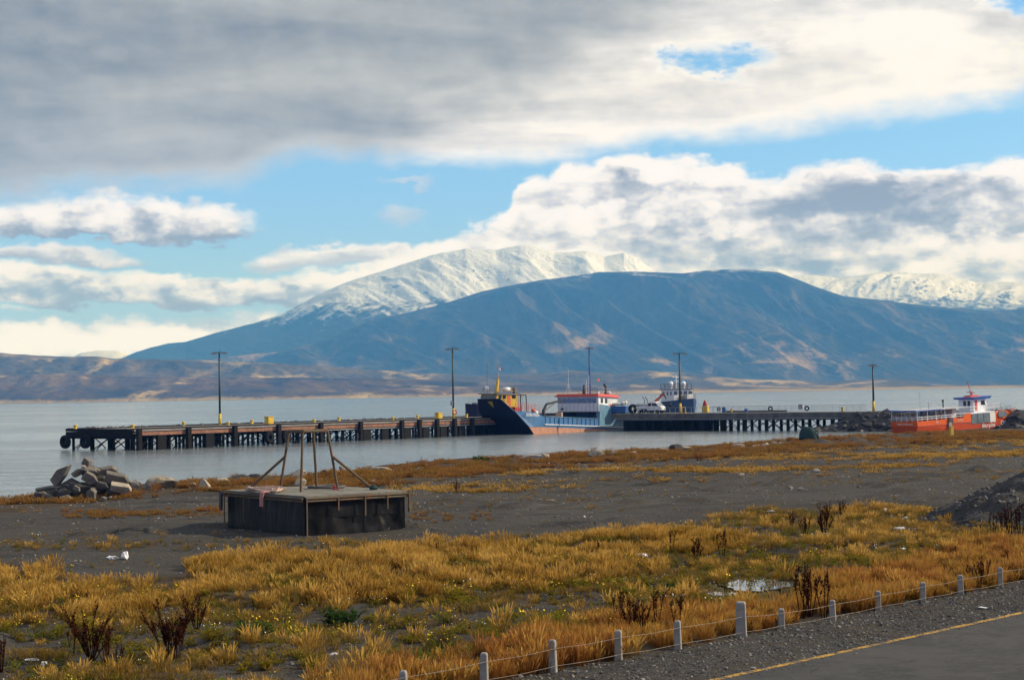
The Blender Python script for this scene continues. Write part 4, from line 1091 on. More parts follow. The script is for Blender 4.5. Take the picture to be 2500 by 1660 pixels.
def blue_vessel():
    Y = 332.0; c = at_y(1692, 1000, Y)
    h = Vector((.50, -.87)).normalized()
    t = thing('fishing_vessel', 'blue hulled vessel with white wheelhouse and two domes beyond the jetty', 'boat', (c.x, Y, 0), math.atan2(h.y, h.x))
    sec = lambda x, w, zt, zb: [(x, -w, zt), (x, -w * .78, zb + (zt - zb) * .3), (x, -w * .2, zb), (x, w * .2, zb), (x, w * .78, zb + (zt - zb) * .3), (x, w, zt)]
    MB().loft([sec(-15, 2.4, 3.2, -.7), sec(-10, 2.9, 4.4, -1), sec(-6, 3.0, 4.9, -1), sec(-3, 2.6, 5.1, -.9), sec(-1.2, 1.6, 5.3, -.5), sec(.4, .15, 5.5, .4)]).build('hull', pmat('vessel_blue', (.022, .055, .13), (.03, .07, .16), .5, .8), t)
    MB().loft([[(-4.5, 2.88, 5.0), (-4.5, 2.60, 2.9), (-4.5, 2.95, 2.9), (-4.5, 3.0, 5.0)], [(-.9, 1.50, 5.2), (-.9, 1.15, 2.9), (-.9, 1.5, 2.9), (-.9, 1.72, 5.2)]]).build('lit_bow_side', pmat('sunlit_bow_blue', (.28, .42, .62), (.22, .36, .56), .5, 1.), t)  # sunlit side of the bow, put in as a paler blue panel
    hs = MB().prism([(-3.4, 4.9), (-3.2, 6.0), (-3.4, 7.25), (-7.4, 7.25), (-7.4, 4.6)], 'y', -2.2, 2.2).build('wheelhouse', M_white, t)
    for k in range(4): MB().prism([(-1.75 + k * 1.16 - .42, 6.2), (-1.75 + k * 1.16 + .42, 6.2), (-1.75 + k * 1.16 + .42, 6.9), (-1.75 + k * 1.16 - .42, 6.9)], 'x', -3.16, -3.20).build('window', M_glass, hs)
    for x_ in (-4.2, -5.3, -6.5):
        for s in (1, -1): MB().box(x_, s * 2.21, 6.5, .6, .04, .75).build('window', M_glass, hs)
    MB().box(-5.4, 0, 7.31, 4.8, 4.8, .14).build('roof', M_black, t)
    rails(t, [(-3.4, -2.2, 7.35), (-3.4, 2.2, 7.35), (-7.6, 2.2, 7.35), (-7.6, -2.2, 7.35), (-3.4, -2.2, 7.35)], .95, M_black, 'roof_rail', (.5,), .035, 1.1)
    for x_, y_ in ((-5.0, -1.6), (-5.0, 1.4)):
        MB().lathe([(.26, 7.35), (.26, 7.8), (.46, 8.05), (.50, 8.4), (.36, 8.75), (0, 8.9)], 12, (x_, y_, 0)).build('radar_dome', M_white, t, True)
    MB().bar((-6.2, .6, 7.3), (-6.3, .6, 10.2), .14, 6, .06).bar((-6.3, -.3, 9.7), (-6.3, 1.5, 9.7), .05, 5).bar((-6.3, 0, 8.9), (-6.3, 1.2, 8.9), .06, 5).build('mast', M_white, t)
    MB().bar((-6.8, 2.0, 7.3), (-6.8, 2.2, 13.2), .03, 5).build('antenna', M_grey, t); MB().bar((-6.8, -2.0, 7.3), (-6.8, -2.1, 9.8), .03, 5).build('antenna', M_grey, t)
    rails(t, [(-3, 2.5, 5.1), (-1.2, 1.6, 5.3), (.3, .1, 5.5), (-1.2, -1.6, 5.3), (-3, -2.5, 5.1)], .9, M_grey, 'bow_rail', (.5,), .03, .9)
    MB().box(-2.6, .9, 5.7, 1.0, 1.4, 1.2).build('deck_gear', M_cream, t); MB().box(-2.4, -1.0, 5.6, .8, .7, .9).build('winch', M_black, t)
    MB().bar((.3, .1, 4.6), (4.6, 1.6, 3.2), .03, 5).build('mooring_line', M_grey, t)
blue_vessel()

def tour_boat():
    P = at_z(2241, 1060, 0)
    h = Vector((.815, .58)).normalized(); star = Vector((h.y, -h.x)); B = 2.6
    t = thing('tour_boat', 'red passenger boat with open awning deck and white wheelhouse beached at the shore', 'boat', (P.x - star.x * B, P.y - star.y * B, 0), math.atan2(h.y, h.x))
    t.rotation_euler[1] = -.036
    sec = lambda x, w, zt, zb, k=.9: [(x, -w, zt), (x, -w * k, zb + .5), (x, -w * .5, zb), (x, w * .5, zb), (x, w * k, zb + .5), (x, w, zt)]
    MB().loft([sec(0, B, 1.15, -.5), sec(12, B, 1.15, -.6, .97), sec(19, 2.52, 1.2, -.6, .97), sec(22, 1.75, 1.3, -.4, .9), sec(24.3, .25, 1.5, .1)]).build('hull_bottom', M_tdark, t)
    hl = MB().loft([[(0, -B, 1.152), (0, B, 1.152), (0, B, 1.85), (0, -B, 1.85)], [(12, -B, 1.152), (12, B, 1.152), (12, B, 1.85), (12, -B, 1.85)], [(19, -2.46, 1.202), (19, 2.46, 1.202), (19, 2.6, 1.95), (19, -2.6, 1.95)],
               [(22, -1.62, 1.302), (22, 1.62, 1.302), (22.3, 1.95, 1.98), (22.3, -1.95, 1.98)], [(24.3, -.26, 1.502), (24.3, .26, 1.502), (25.3, .3, 2.1), (25.3, -.3, 2.1)]]).build('hull', M_tred, t)
    MB().box(6, -B - .03, 1.18, 12, .08, .09).build('rub_rail', M_oran, t); MB().box(6, B + .03, 1.18, 12, .08, .09).build('rub_rail', M_oran, t)
    # raised bow bulwarks
    for s in (1, -1):
        MB().loft([[(17.8, s * 2.58, 1.95), (17.8, s * 2.45, 1.95), (17.8, s * 2.45, 2.5), (17.8, s * 2.58, 2.5)], [(20.6, s * 2.33, 1.95), (20.6, s * 2.2, 1.95), (20.6, s * 2.3, 2.5), (20.6, s * 2.42, 2.5)],
                   [(22.4, s * 1.9, 1.98), (22.4, s * 1.8, 1.98), (22.4, s * 1.95, 2.05), (22.4, s * 2.05, 2.05)], [(25.2, s * .28, 2.1), (25.2, s * .15, 2.1), (25.5, s * .2, 2.45), (25.5, s * .33, 2.45)]]).build('bow_bulwark', M_tred, t)
        MB().prism([(10.2, 1.85), (10.9, 2.45), (12.1, 2.5), (12.1, 1.85)], 'y', s * (B - .1), s * B).build('step_panel', M_tred, t)
        MB().prism([(18.6, 1.45), (18.35, 2.05), (18.7, 2.4), (20.3, 2.4), (20.5, 1.5)], 'y', s * 2.5, s * 2.66).build('window', M_pale, t)
        ca = MB().box(15.0, s * (B - .15), 1.75, 5.7, .1, 1.2).build('cabin_side', M_grey, t)
        for k in range(4): MB().box(12.85 + k * 1.42, s * (B - .03), 1.55, 1.28, .14, 1.45).build('window', M_pale if k < 3 else M_cream, ca)
    MB().box(15.2, 0, 2.40, 6.4, 5.1, .14).build('cabin_roof', M_white, t)
    MB().box(18.3, 0, 2.0, .12, 4.7, .9).build('bulkhead', M_tdark, t)
    # wheelhouse
    wh = MB().prism([(14.2, 2.47), (14.2, 4.45), (17.0, 4.45), (17.3, 3.5), (17.1, 2.47)], 'y', -1.45, 1.45).build('wheelhouse', M_white, t)
    for y_ in (-.55, .25): MB().box(14.18, y_, 3.85, .05, .52, .75).build('window', M_glass, wh)
    for s in (1, -1):
        MB().prism([(15.9, 3.5), (15.9, 4.2), (16.75, 4.2), (16.95, 3.5)], 'y', s * 1.44, s * 1.47).build('window', M_glass, wh)
        MB().box(14.75, s * 1.46, 3.5, .6, .04, 1.6).build('door', M_red, wh)
    MB().loft([[(13.7, -1.9, 4.45), (13.7, 1.9, 4.45), (17.6, 1.9, 4.45), (17.6, -1.9, 4.45)], [(13.6, -2.0, 4.75), (13.6, 2.0, 4.75), (17.9, 2.0, 4.85), (17.9, -2.0, 4.85)]]).build('roof', M_tblue, t)
    MB().loft([[(14.3, -.8, 4.78), (14.3, .8, 4.78), (16.6, .8, 4.82), (16.6, -.8, 4.82)], [(14.8, -.5, 5.05), (14.8, .5, 5.05), (16.2, .5, 5.05), (16.2, -.5, 5.05)]]).build('roof_box', M_red, t)
    MB().bar((15.8, 0, 4.9), (15.3, 0, 5.7), .14, 6, .09).bar((15.3, 0, 5.6), (14.7, 0, 7.2), .06, 5, .04).bar((15.4, -.7, 5.45), (15.4, .7, 5.5), .07, 5).bar((14.75, -.2, 7.0), (14.75, .2, 7.0), .04, 5).build('mast', M_red, t)
    MB().bar((16.9, 1.3, 4.85), (16.9, 1.3, 5.2), .06, 5).build('navigation_light', M_black, t)
    rails(t, [(17.2, -1.6, 2.47), (19.6, -2.2, 2.5), (19.6, 2.2, 2.5)], 1.1, M_white, 'deck_rail', (.5,), .04, 1.2)
    rails(t, [(12.3, -2.3, 2.47), (14.0, -2.3, 2.47)], .9, M_white, 'deck_rail', (.5,), .035, 1.0)
    rails(t, [(22.6, -1.9, 2.05), (25.3, -.3, 2.4)], .55, M_grey, 'bow_rail', (.5,), .035, .7); rails(t, [(22.6, 1.9, 2.05), (25.3, .3, 2.4)], .55, M_grey, 'bow_rail', (.5,), .035, .7)
    # awning over the open deck
    aw = MB().box(5.6, 0, 3.42, 11.8, 5.3, .12).build('awning', pmat('awning_canvas', (.46, .48, .50), (.36, .38, .40), .8, 1.5), t)
    MB().box(-.28, 0, 3.42, .06, 5.3, .22).build('awning_edge', M_tblue, aw); MB().box(2.6, -2.66, 3.4, 5.6, .05, .16).build('awning_edge', M_tblue, aw); MB().box(2.6, 2.66, 3.4, 5.6, .05, .16).build('awning_edge', M_tblue, aw)
    pm = MB().bar((0, 0, 1.85), (0, 0, 3.36), .055, 6).mesh('post'); pm.materials.append(M_white)
    for x_ in (.15, 2.4, 4.3, 6.3, 8.4, 10.6):
        for s in (1, -1): o = put(pm, 'post', None, t); o.location = (x_, s * 2.5, 0)
    MB().box(8.9, 2.45, 2.8, 5.0, .06, 1.0).build('side_panel', M_pale, t); MB().box(9.9, -.2, 2.6, .9, 2.0, 1.4).build('side_panel', M_cream, t)
    for x_, w_ in ((7.4, .9), (10.4, .5), (11.2, .45)): MB().box(x_, 2.38, 2.95, w_, .05, 1.1).build('canvas_panel', M_cream, t)
    rails(t, [(11.0, -2.5, 1.85), (.1, -2.5, 1.85), (.1, 2.5, 1.85), (11.0, 2.5, 1.85)], .62, M_white, 'deck_rail', (.5,), .045, 1.0)
    for k in range(5): MB().box(1.6 + k * 1.7, 0, 2.1, .5, 3.6, .1).build('bench', M_grey, t)
    MB().bar((2.0, -1.6, 3.48), (1.8, -1.6, 6.4), .03, 5).build('antenna', M_grey, t); MB().bar((5.2, -.4, 3.48), (5.2, -.4, 4.6), .07, 5, .04).build('vent_pipe', M_grey, t)
    MB().bar((8.9, 0, 3.48), (8.9, 0, 4.4), .10, 6).lathe([(0, 4.35), (.18, 4.4), (.18, 4.65), (0, 4.7)], 8, (8.9, 0, 0)).build('vent_pipe', M_black, t)
    MB().box(7.3, -B - .14, 1.55, .95, .12, .75).build('fender', M_black, t); MB().box(7.1, -B - .16, .95, .7, .14, .8).build('fender', M_post, t)
    lettering('skorpios', .98, M_letter, t, frame((16.0, -2.66, .42), (1, .02, 0), (0, 0, 1)), sx=.95)
    lettering('CHILE', .90, M_letter, t, frame((19.9, -2.56, .55), (1, .12, 0), (0, 0, 1)), sx=.95, shear=.25)
    lettering('PUERTO NATALES', .36, M_letter, t, frame((-.02, -.2, 1.42), (0, -1, 0), (0, 0, 1)))
    # thin white script along the quarter
    for x_, s_ in ((4.4, 'M/N'), (9.6, 'AUSTRAL')): lettering(s_, .30, M_letter, t, frame((x_, -2.62, 1.52), (1, 0, 0), (0, 0, 1)))
    MB().bar((7.6, -2.7, 1.3), (9.5, -8.5, .9), .03, 5).build('mooring_line', M_grey, t)
tour_boat()

# ------------------------------------------------------------------ road, fence
def road():
    L0, L1 = -40., 60.
    def pt(a, e, z): return (FA.x + FD.x * a + FN.x * e, FA.y + FD.y * a + FN.y * e, z)
    p1 = at_z(1700, 1660, 2.225); p2 = at_z(2500, 1500, 2.225)
    eL = (e_of(p1.x, p1.y) + e_of(p2.x, p2.y)) / 2
    e0 = eL - .16; e1 = eL + 7.2
    n = 200; rows = []
    for i in range(n + 1):
        a = L0 + (L1 - L0) * i / n; j = (float(fbm(np.array([a * .9]), np.array([3.1]), 5, 3)[0]) - .5) * .22
        rows.append([pt(a, e0 + j, 2.16), pt(a, e0 + j + .05, 2.218), pt(a, (e0 + e1) / 2, 2.25), pt(a, e1 - .05, 2.218), pt(a, e1, 2.12)])
    m, nt, bs = newmat('asphalt')
    g = nt.nodes.new('ShaderNodeNewGeometry'); P = g.outputs['Position']
    a_ = vnoise(nt, P, 1.1, 6, .68, .4); f = vnoise(nt, P, 6.5, 6, .75); gg = vnoise(nt, P, 34, 3, .65)
    col = mixc(nt, a_.smooth(.36, .64), (.017, .017, .018), (.038, .037, .037))
    col = mixc(nt, f.smooth(.5, .72, 0, .6), col, (.075, .073, .071)); col = mixc(nt, gg.smooth(.3, .5, .5, 0), col, (.009, .009, .010))
    vo = nt.nodes.new('ShaderNodeTexVoronoi'); vo.feature = 'DISTANCE_TO_EDGE'; vo.inputs['Scale'].default_value = .55
    wp = nt.nodes.new('ShaderNodeVectorMath'); wp.operation = 'MULTIPLY_ADD'; nz = nt.nodes.new('ShaderNodeTexNoise'); nz.inputs['Scale'].default_value = 1.6; nt.links.new(P, nz.inputs['Vector'])
    nt.links.new(nz.outputs['Color'], wp.inputs[0]); wp.inputs[1].default_value = (.9, .9, .9); nt.links.new(P, wp.inputs[2]); nt.links.new(wp.outputs[0], vo.inputs['Vector'])
    ck = Ex(nt, vo.outputs['Distance']).smooth(.004, .016, 1, 0) * a_.smooth(.42, .56)
    col = mixc(nt, ck * .8, col, (.006, .006, .006))
    pt_ = vnoise(nt, P, .35, 3, .5, .3, 1, 1, 1, (3, 7, 0)); col = mixc(nt, pt_.smooth(.56, .60, 0, .5), col, (.045, .044, .043))
    nt.links.new(col, bs.inputs['Base Color']); bs.inputs['Roughness'].default_value = .9; bump(nt, bs, f + gg * .6, .6, .012)
    tag(MB().loft(rows, close=False).build('road', m), kind='structure')
    # worn yellow edge line
    m, nt, bs = newmat('road_line_paint')
    g = nt.nodes.new('ShaderNodeNewGeometry'); P = g.outputs['Position']
    f = vnoise(nt, P, 14, 6, .7); a_ = vnoise(nt, P, 3, 4, .6)
    col = mixc(nt, (f + (a_ - .5) * .9).smooth(.42, .58), (.46, .25, .022), (.09, .065, .035))
    nt.links.new(col, bs.inputs['Base Color']); bs.inputs['Roughness'].default_value = .8
    rows = []
    for i in range(n + 1):
        a = L0 + (L1 - L0) * i / n; j = (float(fbm(np.array([a * 2.]), np.array([9.1]), 6, 3)[0]) - .5) * .03
        rows.append([pt(a, eL - .075 + j, 2.2245), pt(a, eL + .075 + j, 2.2250)])
    tag(MB().loft(rows, close=False).build('road_line', m), kind='structure')
    return eL
EL = road()

M_wire = pmat('fence_wire', (.24, .22, .20), (.16, .12, .09), .6, 8., 1, .2)
fence = thing('wire_fence', 'low roadside fence of squat concrete posts strung with two thin wires', 'fence', (FA.x, FA.y, 0), math.atan2(FD.y, FD.x))
fposts = [(985, .50, .135, 0), (1182, .56, .14, .02), (1350, .56, .14, -.02), (1510, .54, .14, .01), (1655, .54, .14, -.01), (1810, .70, .215, .0), (1908, .42, .14, .02), (2033, .42, .14, -.02), (2144, .42, .14, .0), (2253, .45, .14, .03), (2346, .45, .14, -.02), (2442, .50, .14, .0)]
s_last = None; tops = []
A3 = Vector((FA.x, FA.y, 2.1))
lst = [(solve_px(A3, Vector((FD.x, FD.y, 0)), 2.12, px), h_, w_, l_) for px, h_, w_, l_ in fposts]
d_ = lst[-1][0] - lst[-2][0]
lst = [(lst[0][0] - 3.6, .5, .14, 0), (lst[0][0] - 1.8, .5, .14, 0)] + lst + [(lst[-1][0] + d_ * k, .45, .14, 0) for k in (1, 2, 3)]
for i, (s_, h_, w_, l_) in enumerate(lst):
    z0 = gz(FA.x + FD.x * s_, FA.y + FD.y * s_)
    r = w_ / 2; k = .86
    b = MB(); b.loft([[(-r, -r, -.35), (r, -r, -.35), (r, r, -.35), (-r, r, -.35)], [(-r, -r, 0), (r, -r, 0), (r, r, 0), (-r, r, 0)], [(-r * k, -r * k, h_ - .03), (r * k, -r * k, h_ - .03), (r * k, r * k, h_ - .03), (-r * k, r * k, h_ - .03)],
                      [(-r * k + .02, -r * k + .02, h_), (r * k - .02, -r * k + .02, h_), (r * k - .02, r * k - .02, h_), (-r * k + .02, r * k - .02, h_)]])
    o = b.build('post', M_post, fence, bevel=.012); o.location = (s_, .0, z0); o.rotation_euler = (l_, l_ * .5, -1.0 + l_ * 3)
    tops.append((s_, z0, h_))
for fr in (.80, .22):
    pts = []
    for i, (s_, z0, h_) in enumerate(tops):
        pts.append((s_, -.09, z0 + min(h_, .52) * fr))
        if i < len(tops) - 1:
            n_ = tops[i + 1]; pts.append(((s_ + n_[0]) / 2, -.09, (z0 + min(h_, .52) * fr + n_[1] + min(n_[2], .52) * fr) / 2 - .02))
    MB().path(pts, .0035, 5).build('wire', M_wire, fence)

# ------------------------------------------------------------------ the raft with its frame
M_tarp = pmat('black_tarpaulin', (.0030, .0030, .0034), (.009, .009, .0088), .40, 1.2, 1, 0, .4, .04, spec=.14)
M_oldwood = pmat('silvered_plywood', (.20, .19, .155), (.12, .11, .09), .9, 2.5, 1, 0, .4, .01)
M_pipe = pmat('rusty_green_pipe', (.10, .085, .042), (.075, .036, .02), .75, 2.5, 1, 0, .4, .01, .45, (.17, .065, .025))
def raft():
    N = on_ground(745, 1309); L = on_ground(543, 1291); R = on_ground(1001, 1283)
    ax = Vector((R.x - N.x, R.y - N.y)); ay = Vector((L.x - N.x, L.y - N.y))
    ang = math.atan2(ax.y, ax.x) * .5 + (math.atan2(ay.y, ay.x) - math.pi / 2) * .5
    SX = ax.length * 1.03; SY = ay.length * 1.13; H = 1.58; zb = min(N.z, L.z, R.z) - .06
    t = thing('raft', 'black tarpaulin sided raft with rusty pipe frame stranded on the gravel', 'raft', (N.x, N.y, zb), ang)
    # frame of rails under the deck
    MB().box(SX / 2, SY / 2, .72, SX - .3, SY - .3, 1.40).build('core', M_black, t)
    def panel(origin, U, V, w, h, seed, nm='tarpaulin_panel', amp=.13):
        r = np.random.default_rng(seed); nu, nv = 26, 12; P = np.empty((nv + 1, nu + 1, 3)); U = Vector(U); V = Vector(V); n = U.cross(V)
        for j in range(nv + 1):
            for i in range(nu + 1):
                u = i / nu; v = j / nv
                d = float(fbm(np.array([u * w * 1.9 + seed]), np.array([v * h * .8 + seed * 3]), seed, 3)[0] - .5) * 2 + .6 * float(ridged(np.array([u * w * 1.4 + v * .5 + seed]), np.array([v * .5]), seed + 7, 2)[0] - .5)
                ed = min(1, 5 * min(u, 1 - u) + .25) * (1.15 - .75 * v)
                q = Vector(origin) + U * (u * w) + V * (v * h) + n * (.06 + amp * d * ed)
                P[j, i] = q
        o = put(grid_mesh(nm, P), nm, M_tarp, t); return o
    # right hand (sunlit) side faces -y of the raft, left hand side faces -x
    for k, (x0, w) in enumerate(((.08, SX * .55), (.08 + SX * .55 + .03, SX * .45 - .2))):
        panel((x0, 0, 1.40), (1, 0, 0), (0, 0, -1), w, .70, 3 + k).scale = (1, 1, 1)
        panel((x0, -.015, .70), (1, 0, 0), (0, 0, -1), w, .66, 13 + k)
    for k in range(4):
        w = (SY - .3) / 4
        panel((0, .1 + (k + 1) * (w + .02), 1.40), (0, -1, 0), (0, 0, -1), w, 1.36, 23 + k, amp=.05)
    panel((SX - .1, SY, 1.40), (-1, 0, 0), (0, 0, -1), SX - .2, 1.36, 31); panel((SX, .1, 1.40), (0, 1, 0), (0, 0, -1), SY - .2, 1.36, 33)
    # deck of plywood sheets
    nx, ny = 3, 3
    for i in range(nx):
        for j in range(ny):
            MB().box((i + .5) * SX / nx, (j + .5) * SY / ny, H - .05 + .006 * ((i + j) % 2), SX / nx - .012, SY / ny - .012, .06).build('deck_sheet', M_oldwood, t)
    for zz, r_ in ((H - .12, .045), (H - .22, .04)):
        for a, b_ in (((0, -.10, zz), (SX, -.10, zz)), ((-.10, 0, zz), (-.10, SY, zz)), ((0, SY + .1, zz), (SX, SY + .1, zz)), ((SX + .1, 0, zz), (SX + .1, SY, zz))):
            MB().bar(a, b_, r_, 8).build('edge_pipe', M_pipe, t)
    for x_, l_ in ((.0, 1.45), (SX * .30, .50), (SX * .56, .75), (SX * .78, .55), (SX - .02, .55)):
        MB().box(x_, -.16, H - .12 - l_ / 2, .045, .04, l_).build('strap', M_pipe, t)
    for y_, l_ in ((SY * .96, 1.4), (SY * .70, 1.1), (SY * .45, .5)):
        MB().box(-.17, y_, H - .12 - l_ / 2, .04, .045, l_).build('strap', M_pipe, t)
    MB().box(-.18, SY + .02, H - .42, .08, .18, .8).build('strap', M_black, t); MB().box(SX + .1, -.02, H - .45, .1, .1, .8).build('strap', M_pipe, t)
    # four legged frame
    cx, cy = SX * .47, SY * .53; tb, bb, FH = .56, .84, 2.34
    tp = [(cx + sx * tb, cy + sy * tb, H + FH) for sx, sy in ((-1, -1), (1, -1), (1, 1), (-1, 1))]
    bt = [(cx + sx * bb, cy + sy * bb, H - .01) for sx, sy in ((-1, -1), (1, -1), (1, 1), (-1, 1))]
    for a, b_ in zip(bt, tp): MB().bar(a, b_, .052, 8).build('frame_leg', M_pipe, t)
    for i in range(4): MB().bar(tp[i], tp[(i + 1) % 4], .07, 8).build('top_bar', M_pipe, t)
    for k, rch in ((3, 1.35), (1, 1.45)):
        a = Vector(bt[k]).lerp(Vector(tp[k]), .57); d = Vector((bt[k][0] - cx, bt[k][1] - cy, 0)).normalized()
        e = Vector(bt[k]) + d * rch
        MB().bar(a, e, .055, 8).build('strut', M_pipe, t)
        if k == 1: MB().lathe([(0, -.02), (.16, 0), (.18, .08), (.1, .17), (0, .2)], 9, (e.x, e.y, H - .01)).build('strut_foot', M_green, t)
    MB().lathe([(0, 0), (.09, 0), (.09, .14), (.05, .18), (0, .18)], 8, (cx + .9, cy - .5, H - .02)).build('bollard', M_red, t)
    # things lying on it
    w = t.matrix_basis
    M = Matrix.Translation((N.x, N.y, zb)) @ Matrix.Rotation(ang, 4, 'Z')
    rg = thing('hoop', 'grey flattened hoop lying on the raft deck behind the pipe frame', 'hoop', M @ Vector((SX * .72, SY * .62, H)), ang + .6)
    MB().torus((0, 0, .06), .72, .055, 'z', 26, 8).build('ring', M_conc, rg, True); MB().box(0, .72, .06, .2, .14, .1).build('clamp', M_black, rg)
    rp_ = thing('rope_heap', 'heap of faded cream rope on the raft deck with a pink end hanging down', 'rope', M @ Vector((SX * .10, SY * .60, H)), ang)
    rr = random.Random(4); pts = []
    for k in range(70):
        a = k * .55; R_ = .35 + .35 * rr.random()
        pts.append((R_ * math.cos(a) * .9 + rr.uniform(-.1, .1), R_ * math.sin(a) * 1.9 + rr.uniform(-.2, .2), .05 + .14 * rr.random() * (1 - abs(math.sin(a)) * .4)))
    MB().path(pts, .042, 6).build('coil', M_rope, rp_)
    b = MB()
    for k in range(9):
        x_ = -SX * .10 - .20 - .03 * rr.random(); y_ = -.95 + rr.uniform(-.12, .12)
        b.path([(x_ + .35, y_, .06), (x_, y_, .03), (x_ - .03, y_ + rr.uniform(-.05, .05), -.22), (x_ - .02, y_ + rr.uniform(-.09, .09), -.52)], .028, 5)
    b.build('hanging_end', pmat('pink_rope', (.50, .25, .21), (.42, .18, .16), .9, 8.), rp_)
raft()

# ------------------------------------------------------------------ rubble, boulders, small stones
def rock_at(px, py, w_px, h_px, seed, m, label, name='boulder', parent=None, depth=1.0, sink=.12, cuts=7, tilt=0.0, sub=3):
    p = on_ground(px, py); k = math.hypot(p.x, p.y) / F
    w = w_px * k; h = h_px * k
    me = rock_mesh(name, seed, 1, 1, 1, cuts, sub)
    co = np.array([v.co[:] for v in me.vertices]); lo = co.min(0); hi = co.max(0)
    sc = np.array([w, w * depth * .8, h * (1 + sink)]) / (hi - lo)
    co = (co - (lo + hi) / 2) * sc
    rt = Matrix.Rotation(tilt, 3, 'Y'); co = co @ np.array(rt).T
    co[:, 2] -= co[:, 2].min() + h * sink
    me.vertices.foreach_set('co', co.reshape(-1)); me.update()
    o = put(me, name, m, parent)
    o.location = (p.x, p.y, p.z); o.rotation_euler = (0, 0, random.Random(seed).uniform(-.3, .3))
    if label: tag(o, label, 'boulder')
    return o

def rubble():
    base = on_ground(215, 1222)
    t = thing('rubble_pile', 'pile of broken concrete slabs and stones at the water edge', 'rubble', base)
    k = math.hypot(base.x, base.y) / F
    M_slab = pmat('broken_concrete', (.17, .15, .12), (.085, .078, .066), .95, 2.2, 1, 0, .7, .04)
    M_slabd = pmat('dark_concrete', (.085, .08, .074), (.05, .048, .045), .95, 1.4, 1, 0, .7, .04)
    def slab(px, py, w, h, th, ang, seed, m, dy=0.0, yaw=.3, lean=.3, nm='slab'):
        """broken slab: px,py is its centre; w long, h high, th thick, turned by ang in the picture plane"""
        r = random.Random(seed); n = 5; poly = []
        for i in range(n):
            a = 2 * math.pi * i / n + r.uniform(-.25, .25); q = r.uniform(.74, 1.12)
            c, s = math.cos(a), math.sin(a); f = 1 / max(abs(c), abs(s)) ** .9
            poly.append((c * q * f * w * k / 2, s * q * f * h * k / 2))
        b = MB(); T = th * k
        rings = []
        for y_, f in ((-T / 2, .93), (-T * .36, 1.0), (T * .36, 1.0), (T / 2, .93)):
            rings.append([(x * f + r.uniform(-.02, .02), y_ + r.uniform(-.02, .02), z * f + r.uniform(-.02, .02)) for x, z in poly])
        b.loft(rings)
        o = b.build(nm, m, t, bevel=.012)
        o.location = ((px - 215) * k, dy, (1226 - py) * k)
        o.rotation_euler = (lean, -ang, yaw)
        return o
    def boul(px, py, w, h, seed, m, dy=0.0, nm='stone'):
        me = rock_mesh(nm, seed, w * k * .66, w * k * .5, h * k * .66, 11, 1)
        o = put(me, nm, m, t); o.location = ((px - 215) * k, dy, (1228 - py) * k); o.rotation_euler = (0, 0, seed % 3 * .2 - .2); return o
    # heart of the heap
    for i, (px, py, w, h, m, dy) in enumerate(((200, 1205, 90, 50, M_slabd, .9), (235, 1190, 80, 60, M_slabd, 1.0), (165, 1200, 80, 50, M_slabd, .8), (275, 1200, 80, 50, M_slabd, .8), (120, 1215, 60, 34, M_slabd, .5), (215, 1170, 60, 44, M_slabd, 1.0))): boul(px, py, w, h, 40 + i, m, dy)
    slab(153, 1162, 62, 30, 20, .80, 1, M_slab, -.1, -.35, .15); slab(188, 1160, 26, 16, 14, .5, 2, M_slab, .1, .5, .2)
    slab(210, 1138, 26, 30, 14, .55, 3, M_slab, .3, -.4, .1); slab(207, 1147, 14, 12, 10, .2, 4, M_stone2, -.1)
    slab(226, 1156, 40, 14, 22, -.25, 5, M_slab, .1, .3, .5); slab(226, 1172, 36, 26, 16, -.45, 6, M_slab, -.55, .3, .35)
    slab(266, 1157, 50, 30, 14, .05, 7, M_slab, .25, .25, .45); slab(280, 1176, 70, 34, 16, -.30, 8, M_slab, .05, .3, .5)
    slab(296, 1196, 62, 24, 14, -.20, 9, M_stone2, -.5, .35, .75); slab(127, 1195, 60, 12, 18, .12, 10, M_slabd, -.4, .1, .2)
    slab(118, 1212, 50, 16, 14, -.25, 11, M_slabd, -.6, .1, .2); slab(135, 1214, 56, 8, 10, -.5, 12, M_slab, -.8, .2, .2)
    slab(168, 1206, 32, 24, 16, .25, 13, M_slabd, -.8, .2, .3); slab(176, 1219, 34, 16, 16, .1, 14, M_slab, -1.2, .2, .4)
    slab(234, 1206, 30, 30, 16, .05, 15, M_slab, -1.0, -.2, .2); slab(198, 1196, 20, 14, 12, -.6, 16, M_slab, -.9, .1, .2); slab(188, 1189, 26, 16, 14, -.35, 17, M_slabd, -.6, .1, .2)
    slab(255, 1190, 28, 20, 14, -.3, 18, M_slabd, -.5, .2, .2)
    for i, (px, py, w, h) in enumerate(((262, 1221, 16, 14), (276, 1219, 9, 8), (288, 1219, 8, 7), (253, 1224, 6, 5), (325, 1190, 24, 18), (98, 1219, 34, 16), (85, 1222, 20, 10))):
        boul(px, py, w, h, 60 + i, (M_stone, M_stone2)[i % 2], -.9 if i < 4 else .2)
rubble()

